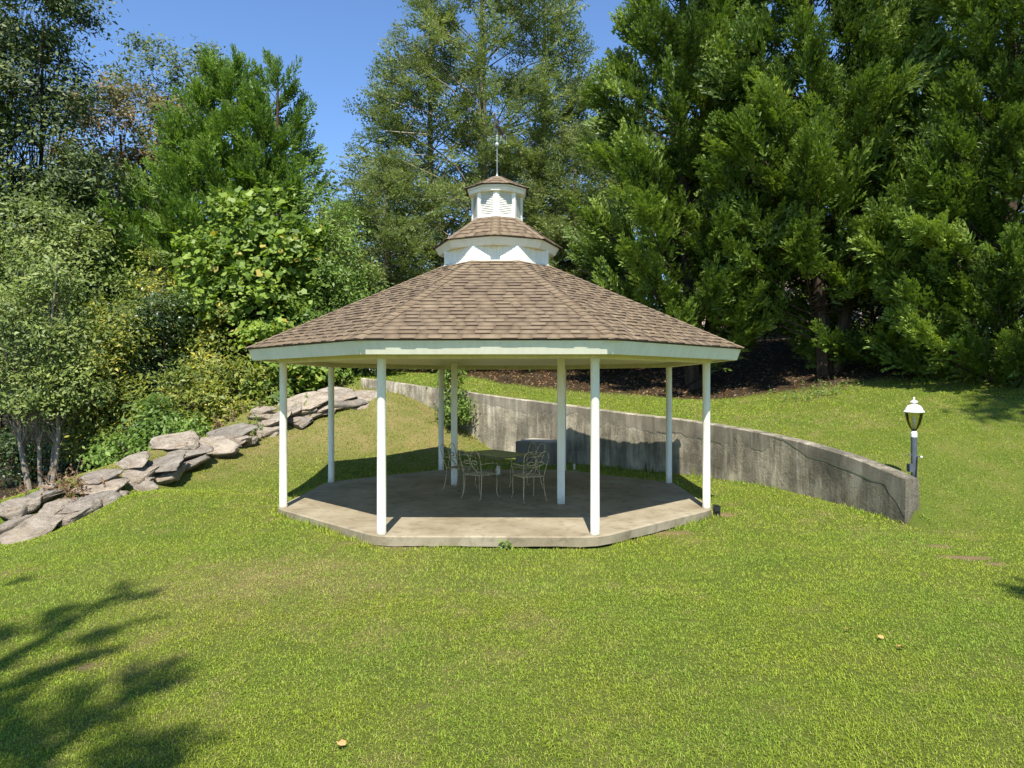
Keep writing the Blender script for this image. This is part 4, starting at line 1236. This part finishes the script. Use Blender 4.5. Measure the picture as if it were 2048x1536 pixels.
def broadleaf(name, label, x, y, blobs, mat, seed, nclump, nleaf, leaf, stems=((0, 0, .12),), star=False, bark='bark', spread=.34, zbase=None, cat='tree', group=None, twigs=True, front_only=True, flat=.6, lean=(0, 0)):
    """blobs: (dx, dy, z, rx, ry, rz) ellipsoids, z above the base"""
    r = np.random.default_rng(seed)
    z0 = H1(x, y) if zbase is None else zbase
    t = empty(name, (x, y, z0)); tag(t, label, cat, group)
    cr = Crown(); tw = Twigs(); base = np.array([x, y, z0])
    vols = np.array([b[3]*b[4]+b[3]*b[5] for b in blobs]); cnt = np.maximum(3, (nclump*vols/vols.sum()).astype(int))
    tips = []
    for (bx_, by_, bz, rx, ry, rz), n in zip(blobs, cnt):
        c = base+np.array([bx_, by_, bz])
        d = norm(r.normal(size=(n, 3)))
        if front_only:
            vd = norm(np.array([-x, -y, 2.0])); f = d@vd; d = np.where((f < -.3)[:, None] & (r.random(n) < .75)[:, None], -d, d)
        rr = .45+.62*r.random(n)**.55
        cc = c+d*rr[:, None]*np.array([rx, ry, rz])
        for j in range(n):
            m = int(nleaf*(.6+.8*r.random())); sp = spread*(.7+.6*r.random())
            o = r.normal(size=(m, 3))*sp*np.array([1, 1, .62]); pos = cc[j]+o
            out = norm(d[j]*np.array([1, 1, .5])+np.array([0, 0, .35]))
            nr = norm(out*.55+np.array([0, -.25, flat])+r.normal(size=(m, 3))*.5)
            D = norm(np.cross(nr, r.normal(size=(m, 3)))); D = norm(D+np.array([0, 0, -.25]))
            s_ = leaf*(.55+1.1*r.random(m)**2.2)
            b0 = .45+.2*r.normal()
            rn = np.clip(b0+.17*r.normal(size=m), 0, .93); rn = np.where(r.random(m) < .025, 1.0, rn)
            T = STAR if star else OVAL
            cr.put(T[0], T[1], pos, frames(D, nr), s_, rn)
            tips.append(cc[j])
    zlow = min(b[2]-b[5] for b in blobs)
    ztop = max(b[2] for b in blobs)
    sp_ = []
    for (sx, sy, sr) in stems:
        top = base+np.array([sx*3+lean[0]+r.normal()*.3, sy*3+lean[1]+r.normal()*.3, ztop])
        b_ = base+np.array([sx, sy, -.15])
        k = base+np.array([sx*1.9+lean[0]*.3, sy*1.9+lean[1]*.3, max(.5, zlow*.7+.3)])
        pts = catmull([b_, k, (k+top)/2+r.normal(size=3)*.12, top], 4)
        trunk_tube(pts, sr, sr*.25, 'trunk' if cat == 'tree' else 'stem', M[bark], t)
        sp_.append(pts)
    if twigs:
        for c in tips:
            P = sp_[r.integers(0, len(sp_))]; q = P[min(len(P)-1, max(1, int(len(P)*(.25+.6*r.random()))))]
            if q[2] > c[2]: q = P[max(1, int(len(P)*.3))]
            md = (q+c)/2+r.normal(size=3)*.15; tw.add(q, md, .022, .013); tw.add(md, c, .013, .005)
        tw.build('branches', M[bark], t)
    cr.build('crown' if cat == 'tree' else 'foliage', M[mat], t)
    return t

# ------------------------------------------------------------------ trees
RG = 'tall cypress trees on the right bank'
cypress('cypress_tree', 'tall green cypress directly right of the gazebo cupola', xat(1390, 22.8), 22.8, [(-.4, 0, 19.5, 3.4), (1.5, .6, 18.0, 2.4, 5.6)], 3.3, 'cypress', 21, 150, 11, 1.03, group=RG)
cypress('cypress_tree', 'tall green cypress above the far lawn, between two other cypresses', xat(1655, 20.8), 20.8, [(-.5, 0, 18.5, 3.1, 4.6), (1.5, .2, 17.0, 2.6)], 2.7, 'cypress', 22, 150, 11, 1.0, group=RG)
cypress('cypress_tree', 'tall cypress at the right picture edge', xat(2010, 17.8), 17.8, [(0.2, 0, 18.0, 3.0)], 2.4, 'cypress', 23, 190, 13, .92, group=RG)
cypress('cypress_tree', 'shaded cypress standing behind the dark gap between two nearer cypresses', xat(1850, 26), 26, [(0, 0, 20.0, 3.4)], 3.6, 'cypress', 24, 80, 7, 1.3, group=RG)
cypress('hemlock_tree', 'tall open olive-green conifer rising behind the cupola', xat(965, 31), 31, [(0, 0, 25.5, 6.0), (-2.4, .5, 20.5, 4.4), (2.8, .6, 21.5, 4.6)], 3.2, 'hemlock', 31, 120, 10, 1.2, hem=True, bark='pale_bark', elev=(6, 38), sag=.04)
cypress('hemlock_tree', 'pale olive conifer filling the space right behind the gazebo roof', xat(1150, 29), 29, [(0, 0, 13.0, 3.6)], 2.8, 'hemlock', 32, 120, 9, 1.1, hem=True, bark='pale_bark', elev=(4, 30), sag=.06)
cypress('hemlock_tree', 'pale olive conifer low behind the left slope of the gazebo roof', xat(770, 28), 28, [(0, 0, 11.2, 3.5)], 2.4, 'hemlock', 33, 120, 9, 1.1, hem=True, bark='pale_bark', elev=(4, 30), sag=.06)
broadleaf('pale_tree', 'pale leafy tree top between the tall conifer and the cypress', xat(1228, 38), 38, [(0, 0, 12.0, 2.2, 2, 4.0), (0, 0, 7, 2.4, 2, 4)], 'myrtle', 41, 60, 110, .28, ((0, 0, .18),))
cypress('cypress_tree', 'broad bright green cypress with several pointed tops left of the gap of sky', xat(455, 28), 28, [(.4, 0, 15.0, 4.9), (-.5, -.3, 15.4, 2.6), (.6, -.3, 15.5, 2.4), (2.2, -.5, 15.0, 2.6), (-2.4, -.2, 10.5, 3.0)], 1.8, 'cypress_bright', 25, 88, 9, 1.05, taper=.70)
broadleaf('leafy_tree', 'light green leafy treetop peeking out behind the pointed cypress', xat(345, 35), 35, [(0, 0, 15.4, 2.8, 2.3, 2.8), (-.5, 0, 10, 3, 2.5, 3.6)], 'oak', 42, 110, 150, .20, ((0, 0, .2),))
broadleaf('rusty_tree', 'brown-tinged tree with reddish leaf tips left of the pointed cypress', xat(245, 31), 31, [(.3, 0, 12.0, 3.0, 2.6, 2.4), (-.8, 0, 8.5, 3.2, 2.6, 3.2), (0, 0, 4.5, 3, 2.5, 2.6)], 'rusty', 43, 170, 150, .195, ((0, 0, .2),))
broadleaf('oak_tree', 'tall dark oak in the upper left corner', xat(-10, 25), 25, [(.6, 0, 17.0, 3.0, 2.6, 2.2), (1.0, 0, 14.0, 2.3, 2.4, 1.6), (-1.5, 0, 15.5, 2.5, 2.5, 3.5), (1.3, .3, 11.3, 2.6, 2.4, 1.7), (-.5, .2, 8.5, 3.2, 2.4, 2.8), (2.2, .6, 9.2, 2.2, 2, 1.8)], 'oak', 44, 360, 190, .18, ((0, 0, .24), (.4, .2, .14)))
broadleaf('grey_leaf_tree', 'greyish green tree with fine glossy leaves at the left edge', xat(70, 22), 22, [(-.6, 0, 7.9, 2.0, 2.0, 1.7), (1.0, .2, 6.2, 1.8, 1.8, 1.8), (-.8, 0, 5.0, 1.8, 1.8, 1.8), (2.0, .4, 4.4, 1.6, 1.6, 1.7)], 'myrtle', 45, 150, 150, .15, ((0, 0, .13), (.5, 0, .1)), spread=.36)
broadleaf('multi_stem_tree', 'slender light green tree with several bare pale stems at the left edge', xat(85, 19), 19, [(.2, 0, 6.0, .75, .8, .9), (-.2, 0, 4.9, 1.25, 1.1, .9), (.5, 0, 4.0, 1.2, 1.1, .8), (-.9, -.1, 3.4, 1.0, 1.0, .7), (.9, .1, 2.9, 1.1, 1.0, .7), (-.2, -.2, 2.4, 1.2, 1.0, .55)], 'myrtle', 46, 150, 95, .125,
          ((-.35, 0, .085), (.12, .1, .075), (.30, -.1, .07), (-.05, 0, .06)), bark='pale_bark', spread=.27)
broadleaf('sweetgum_tree', 'young bright green tree with big lobed leaves left of the gazebo roof', xat(505, 23), 23, [(-.2, 0, 6.0, .9, .9, 1.0), (.9, .2, 5.3, 1.2, 1.1, 1.1), (-.9, 0, 4.7, 1.5, 1.2, 1.2), (.2, 0, 3.6, 2.0, 1.3, 1.2), (-1.5, -.1, 3.2, 1.1, 1.1, 1.0), (-.9, 0, 6.6, .3, .3, .55), (.35, 0, 6.9, .28, .3, .5), (1.5, .1, 6.2, .35, .3, .6), (-1.9, 0, 4.5, .4, .4, .6), (2.0, 0, 4.6, .5, .4, .5)], 'sweetgum', 47, 140, 62, .17, ((0, 0, .08), (.2, .1, .06)), star=True, spread=.30)
broadleaf('maple_tree', 'leafy green tree crowding the left slope of the gazebo roof', xat(655, 24), 24, [(-.2, 0, 5.4, .9, 1.0, 1.2), (.1, 0, 4.0, 1.5, 1.3, 1.3), (-.8, 0, 3.0, 1.6, 1.3, 1.2), (.8, .1, 2.3, 1.2, 1.2, 1.0)], 'weed', 48, 170, 85, .12, ((0, 0, .08),), spread=.30)
broadleaf('holly_shrub', 'dark glossy evergreen shrub among the yellowing vines', xat(285, 21), 21, [(0, 0, 3.3, 1.0, 1.0, 1.5), (.2, 0, 1.7, 1.2, 1.0, 1.2), (.6, 0, 4.6, .7, .7, .8)], 'holly', 49, 90, 150, .11, ((0, 0, .06),), cat='shrub', spread=.26)
broadleaf('vine_shrub', 'yellow-green vine thicket beside the slender stems', xat(205, 20), 20, [(0, 0, 2.9, .9, .9, 1.2), (.4, 0, 4.3, .7, .7, .9), (-.2, 0, 1.5, 1.2, .9, 1.0), (.9, 0, 1.3, .9, .8, .8)], 'vine', 50, 120, 95, .125, ((0, 0, .05),), cat='shrub', spread=.26)
broadleaf('vine_shrub', 'yellowing vine climbing in front of the pointed cypress', xat(330, 22.2), 22.2, [(0, 0, 4.9, .65, .6, 1.0), (-.4, 0, 5.8, .45, .45, .5), (.3, 0, 3.4, .8, .7, .8), (1.2, -.3, 3.0, .8, .6, .9), (2.0, -.2, 4.0, .5, .4, .8), (1.4, -.2, 1.9, 1.0, .6, .7)], 'vine', 51, 85, 90, .13, ((0, 0, .05),), cat='shrub', spread=.24)
for (px, dd, w, hh, mt, sd, lb) in (
        (395, 19.6, 1.35, 1.0, 'vine', 60, 'yellow-green bramble bush just above the big rounded boulder'),
        (330, 18.3, .85, .75, 'weed', 61, 'low green bush at the edge of the dark wood behind the rock bank'),
        (470, 20.6, 1.3, 1.15, 'vine', 62, 'bramble bush with reddish leaves behind the middle of the rock bank'),
        (560, 21.6, 1.3, 1.2, 'sweetgum', 63, 'leafy bush behind the outer gazebo post at the top of the rock bank'),
        (655, 22.6, 1.3, 1.15, 'weed', 64, 'dense green bush under the left gazebo eave'),
        (715, 23.6, 1.2, 1.0, 'holly', 65, 'dark leafy bush at the far end of the retaining wall'),
        (250, 17.6, .65, .45, 'weed', 66, 'low weedy clump by the slender stems')):
    x = xat(px, dd)
    broadleaf('bush', lb, x, dd, [(0, 0, hh*.9, w, w*.8, hh), (-.4*w, 0, hh*1.7, w*.7, w*.6, hh*.7), (.5*w, .1, hh*1.3, w*.7, w*.6, hh*.7)], mt, sd, 60, 70, .135, ((0, 0, .04),), cat='bush', group='bushes behind the rock bank', spread=.24, star=(mt == 'sweetgum'))
broadleaf('wall_shrub', 'upright leafy shrub growing against the retaining wall behind the gazebo', xat(905, 20.05), 20.05, [(0, 0, 1.25, .36, .34, .65), (.05, 0, .75, .42, .36, .5), (-.05, 0, 1.85, .26, .25, .35), (.2, 0, .45, .3, .25, .3)], 'weed', 70, 80, 55, .085, ((0, 0, .03),), cat='shrub', spread=.14)

# woodland behind, left and right, so that the gaps stay dark
k = 0
for (px, dd, zt, rx, mt, lb) in ((130, 34, 11, 3.8, 'holly', 'dark tree deep in the wood behind the slender stems'), (330, 39, 12, 4.2, 'oak', 'dark tree far behind the pointed cypress'), (600, 37, 11, 4.0, 'oak', 'dark tree far behind the big-leaved tree'),
                             (-60, 31, 10, 3.6, 'holly', 'dark tree at the far left edge of the wood'), (800, 42, 11, 4.2, 'oak', 'dark tree deep behind the open conifer'), (1060, 44, 13, 4.6, 'oak', 'distant dark tree straight behind the cupola'),
                             (1300, 34, 12, 3.6, 'holly', 'shaded tree behind the cypress nearest the cupola'), (1780, 33, 14, 4.2, 'holly', 'shaded tree behind the cypress row'), (2120, 27, 14, 3.8, 'holly', 'shaded tree behind the cypress at the right edge'), (1660, 36, 12, 3.6, 'holly', 'shaded tree behind the dark foot of the middle cypress'), (1930, 30, 11, 3.4, 'holly', 'shaded tree behind the lamp post side of the cypress row'),
                             (40, 38, 23, 5.0, 'oak', 'tall dark tree behind the oak in the upper left corner'), (200, 40, 13, 4.4, 'holly', 'dark tree behind the brown-tinged tree'),
                             (-260, 28, 14, 4.2, 'oak', 'tree of the wood standing just outside the left picture edge'), (-520, 25, 13, 4.2, 'oak', 'tree of the wood standing well outside the left picture edge'), (2380, 24, 14, 4.0, 'oak', 'tree of the wood standing outside the right picture edge')):
    k += 1
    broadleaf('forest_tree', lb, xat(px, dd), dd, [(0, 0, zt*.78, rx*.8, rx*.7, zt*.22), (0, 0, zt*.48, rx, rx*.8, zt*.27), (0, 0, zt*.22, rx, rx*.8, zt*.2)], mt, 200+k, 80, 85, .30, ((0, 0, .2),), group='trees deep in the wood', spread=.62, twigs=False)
for (px, dd, w, hh, mt, lb) in ((45, 21.5, 1.2, .8, 'holly', 'dark undergrowth bush at the left edge behind the bare stems'), (170, 21.8, 1.3, .8, 'holly', 'dark undergrowth bush between the bare stems and the vines'), (300, 20.8, 1.2, .8, 'holly', 'dark undergrowth bush under the yellow vines'), (1530, 28.5, 1.9, 1.2, 'holly', 'dark undergrowth bush below the house roof on the far bank'), (1640, 26, 2.0, 1.4, 'holly', 'dark undergrowth bush at the foot of the middle cypress'),
        (1775, 24.5, 1.9, 1.4, 'holly', 'dark undergrowth bush between the middle and right cypresses'), (1890, 23, 1.8, 1.4, 'holly', 'dark undergrowth bush in the deep shade above the lamp post'), (2010, 22.5, 1.9, 1.5, 'holly', 'dark undergrowth bush at the right edge under the cypress'), (1400, 29, 2.0, 1.2, 'holly', 'dark undergrowth bush behind the right end of the gazebo roof')):
    k += 1
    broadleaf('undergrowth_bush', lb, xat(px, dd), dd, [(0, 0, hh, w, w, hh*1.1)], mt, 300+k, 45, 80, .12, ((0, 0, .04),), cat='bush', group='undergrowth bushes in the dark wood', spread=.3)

# trees behind and beside the camera whose shadows fall on the lawn
cypress('cypress_tree', 'tall cypress standing outside the picture, behind its lower left corner', -4.6, -4.0, [(-1.9, 0, 18.2, .8), (.0, 0, 17.6, .9), (1.5, 0, 14.0, .75)], 9.5, 'cypress', 81, 70, 5, .55, front_only=False)
cypress('cypress_tree', 'tall cypress standing outside the picture, behind its lower right corner', 6.7, -3.0, [(-.4, 0, 15.9, 1.1)], 11.0, 'cypress', 82, 60, 4, .9, front_only=False)
broadleaf('oak_tree', 'tall tree standing outside the picture beyond its right edge', 12.7, 4.2, [(-.6, 0, 18.6, 1.9, 1.3, 1.3), (.6, -.5, 17.6, 1.6, 1.4, 1.0)], 'oak', 83, 55, 70, .25, ((0, 0, .22),), front_only=False)

# dead weeds and green weeds among the rocks
def weed_clump(px, py, mat, n, hgt, spread, label, seed, dmin=8, at=None):
    r = np.random.default_rng(seed); x, y, z = ground_at(px, py, dmin) if at is None else at
    t = empty('weed_clump', (x, y, z)); tag(t, label, 'weeds', 'weeds among the rocks')
    cr = Crown(); tw = Twigs()
    for i in range(n):
        b_ = np.array([x+r.normal()*spread, y+r.normal()*spread*.6, 0]); b_[2] = H1(b_[0], b_[1])-.02
        d = norm(np.array([r.normal()*.45, r.normal()*.45, 1.0])); L = hgt*(.5+.8*r.random()); tip = b_+d*L
        tw.add(b_, tip, .006, .002)
        m = 9; tt = .25+.75*r.random(m); pos = b_+(tip-b_)*tt[:, None]+r.normal(size=(m, 3))*.02
        D = norm(r.normal(size=(m, 3))+np.array([0, 0, .3])); nr = norm(r.normal(size=(m, 3))*.5+np.array([0, -.3, .8]))
        cr.put(OVAL[0], OVAL[1], pos, frames(D, nr), .05+.06*r.random(m), np.clip(.5+.22*r.normal(size=m), 0, .95))
    tw.build('stems', M['dead_twig'], t); cr.build('leaves', M[mat], t)
weed_clump(140, 985, 'dead_weed', 34, .38, .30, 'red-brown dead weeds between the near boulders', 1)
weed_clump(95, 1000, 'dead_weed', 12, .25, .2, 'small brown dead weeds on the pale near stones', 2)
weed_clump(450, 850, 'dead_weed', 22, .4, .35, 'brown dried weeds behind the middle rocks', 3)
weed_clump(505, 868, 'weed', 14, .5, .12, 'thin upright weed stalk among the middle rocks', 4)
weed_clump(625, 832, 'weed', 26, .3, .22, 'grey-green weed tuft between the far rocks', 5)
weed_clump(285, 895, 'weed', 26, .4, .3, 'fresh green weeds beside the big rounded boulder', 6)
weed_clump(200, 930, 'weed', 16, .3, .3, 'green weeds along the back of the near rocks', 7)
weed_clump(1650, 790, 'weed', 34, .35, .5, 'sunlit weeds at the foot of the cypress trees', 8)
weed_clump(1020, 1086, 'weed', 4, .16, .03, 'lone green weed sprouting at the front edge of the slab', 9, at=(-.03, 9.50, H1(-.03, 9.50)))

# fallen leaves
for (px, py, a, lb) in ((1760, 1285, .3, 'orange fallen leaf on the lawn, the upper of two'), (1802, 1306, 1.4, 'orange fallen leaf on the lawn, the lower of two'), (682, 1505, .8, 'orange fallen leaf near the bottom edge of the lawn'), (1697, 1268, 2.2, 'tiny brown fallen leaf left of the two orange leaves')):
    x, y, z = ground_at(px, py)
    V = STAR[0]*np.array([.055, .055, .15]); V = V-V.mean(axis=0)
    o = new_obj('fallen_leaf', mesh_np('fallen_leaf', V, STAR[1], M['fallen_leaf']), None, (x, y, z+.045)); o.rotation_euler = (.35, .2, a)
    tag(o, lb, 'leaf', 'fallen leaves on the lawn')

# ------------------------------------------------------------------ house behind the trees
hx, hy = xat(1545, 40), 40.0
hz = H1(hx, hy)
hs = empty('house', (hx, hy, hz)); tag(hs, 'house with a pinkish brown roof half hidden behind the cypresses', 'house')
ez = zat(652, 38.5)-hz; rz_ = ez+3.6
MB().box(-4.5, 5.5, -.9, 8, -1, ez-.05).build('wall', M['house_wall'], hs)
mb = MB(); mb.add([(-5,-1.5,ez-.25),(6,-1.5,ez-.25),(6,3.5,rz_),(-5,3.5,rz_),(6,8.5,ez-.25),(-5,8.5,ez-.25),(-5,-1.5,ez-.1),(6,-1.5,ez-.1),(6,3.5,rz_+.18),(-5,3.5,rz_+.18),(6,8.5,ez-.1),(-5,8.5,ez-.1)],
                  [(6,7,8,9),(9,8,10,11),(0,1,7,6),(4,5,11,10),(1,2,8,7),(2,4,10,8),(3,0,6,9),(5,3,9,11),(1,0,3,2),(2,3,5,4)])
mb.build('roof', M['house_roof'], hs)
for x in (-3, 0, 3):
    w_ = MB().box(x-.6, x+.6, -.95, -.89, 1.2, 2.5).build('window', M['white_paint'], hs)
    MB().box(x-.52, x+.52, -.97, -.952, 1.28, 2.42).build('pane', M['dark_glass'], w_)

# ------------------------------------------------------------------ leaf litter under the trees
g = np.random.default_rng(15)
n = 36000; lx_ = -13+27*g.random(n); ly_ = 15+14*g.random(n)
k = g.random(n) < np.clip(mask_litter(lx_, ly_)-.15, 0, 1); lx_, ly_ = lx_[k], ly_[k]; n = len(lx_)
pos = np.stack([lx_, ly_, height(lx_, ly_)+.008+.02*g.random(n)], 1)
cr = Crown(); nr = norm(g.normal(size=(n, 3))*.45+np.array([0, 0, 1.0])); D = norm(np.cross(nr, g.normal(size=(n, 3))))
cr.put(OVAL[0], OVAL[1], pos, frames(D, nr), .06+.09*g.random(n), np.clip(.45+.28*g.normal(size=n), 0, .95))
o = new_obj('leaf_litter', mesh_np('leaf_litter', np.concatenate(cr.V), np.concatenate(cr.F[4]), M['dead_weed'], {'rnd': np.concatenate(cr.R[4])}))
tag(o, 'brown leaf litter lying on the dark ground under the trees', 'leaf litter', kind='stuff')

# ------------------------------------------------------------------ grass
g = np.random.default_rng(5)
def slab_ap(x, y):
    X, Y = x+.286, y-13.27; c_, s_ = math.cos(R(.77)), math.sin(R(.77))
    X, Y = X*c_-Y*s_, X*s_+Y*c_
    return np.max(np.stack([np.abs(X), np.abs(Y), (np.abs(X)+np.abs(Y))/math.sqrt(2)]), axis=0)
POS = []; LEN = []; WID = []
def sow(d0, d1, dens, length, width):
    n = int(dens*(.77*(d1*d1-d0*d0)+2.2*(d1-d0)))
    d = np.sqrt(d0*d0+(d1*d1-d0*d0)*g.random(n)); x = (g.random(n)*2-1)*(.77*d+1.1)
    POS.append(np.stack([x, d], 1)); LEN.append(length*(.55+.8*g.random(n))); WID.append(width*(.7+.6*g.random(n)))
sow(2.6, 5.2, 7600, .027, .0050)
sow(5.2, 7.5, 5000, .028, .0064)
sow(7.5, 10.5, 3100, .030, .0090)
sow(10.5, 15, 1600, .034, .0125)
sow(15, 21, 720, .042, .018)
sow(21, 29, 260, .05, .030)
P = np.concatenate(POS); Lb = np.concatenate(LEN); Wb = np.concatenate(WID)
lit = mask_litter(P[:, 0], P[:, 1]); bare = mask_bare(P[:, 0], P[:, 1]); ap = slab_ap(P[:, 0], P[:, 1]); sd_, pst = wall_side(P[:, 0], P[:, 1])
keep = (ap > 3.74) & (g.random(len(P)) > lit*.97) & (g.random(len(P)) > bare*1.05) & ~((sd_ > -.03) & (sd_ < WALL_T+.02) & (pst < .02))
clump = fbm(P[:, 0]*9, P[:, 1]*9, 91, 2)
keep &= g.random(len(P)) < .62+.8*np.clip(clump-.2, 0, .6)
P, Lb, Wb, ap, clump = P[keep], Lb[keep], Wb[keep], ap[keep], clump[keep]
Lb = Lb*(.72+.6*clump)
# longer uncut grass against the slab, wall and posts
sdk = sd_[keep]
edge = np.clip(1-(ap-3.74)/.18, 0, 1)*np.clip(fbm(P[:, 0]*1.3, P[:, 1]*1.3, 14, 2)*2.6-.75, 0, 1)
edge = np.maximum(edge, np.clip(1+(sdk+.03)/.14, 0, 1)*(sdk < 0)*np.clip(fbm(P[:, 0]*2.1, P[:, 1]*2.1, 19, 2)*3-1.0, 0, 1)*(P[:, 1] < 22)*(P[:, 1] > 10.8))
Lb = Lb*(1+2.8*edge)
Z = height(P[:, 0], P[:, 1])
n = len(P); az = g.random(n)*2*math.pi; ln = (.45+.85*g.random(n))*(1-.55*edge)
dx, dy = np.cos(az), np.sin(az)
root = np.stack([P[:, 0], P[:, 1], Z-.004], 1)
side = np.stack([-dy, dx, np.zeros(n)], 1)*Wb[:, None]*.5
fw = np.stack([dx, dy, np.zeros(n)], 1)
mid = root+fw*(Lb*ln*.35)[:, None]+np.array([0, 0, 1.])*(Lb*.62)[:, None]
tip = root+fw*(Lb*ln)[:, None]+np.array([0, 0, 1.])*(Lb*(1-.42*ln))[:, None]
nb4 = P[:, 1] < 7.5                     # near blades bend; farther ones are single pointed faces
V4 = np.stack([root-side, mid+side*.9, tip, mid-side*.9], 1)[nb4]; V3 = np.stack([root-side*1.2, root+side*1.2, tip], 1)[~nb4]
n4, n3 = len(V4), len(V3)
V = np.concatenate([V4.reshape(-1, 3), V3.reshape(-1, 3)])
F = [np.arange(n4)[:, None]*4+np.array([[0, 1, 2, 3]]), n4*4+np.arange(n3)[:, None]*3+np.array([[0, 1, 2]])]
P = np.concatenate([P[nb4], P[~nb4]])
dryb = mask_dry(P[:, 0], P[:, 1])
isdry = (g.random(n) < dryb*.85+.07)*(.55+.45*g.random(n))
me = mesh_np('grass', V, F, M['grass'], {'rnd': np.clip(g.normal(.5, .22, n), 0, 1), 'dry': isdry})
go = new_obj('grass', me); tag(go, 'short mown grass covering the lawn with dry straw patches', 'grass', kind='stuff')
print('grass blades', n, 'objects', len(bpy.data.objects), 'tris', sum(len(m.loops)-2*len(m.polygons) for m in bpy.data.meshes))
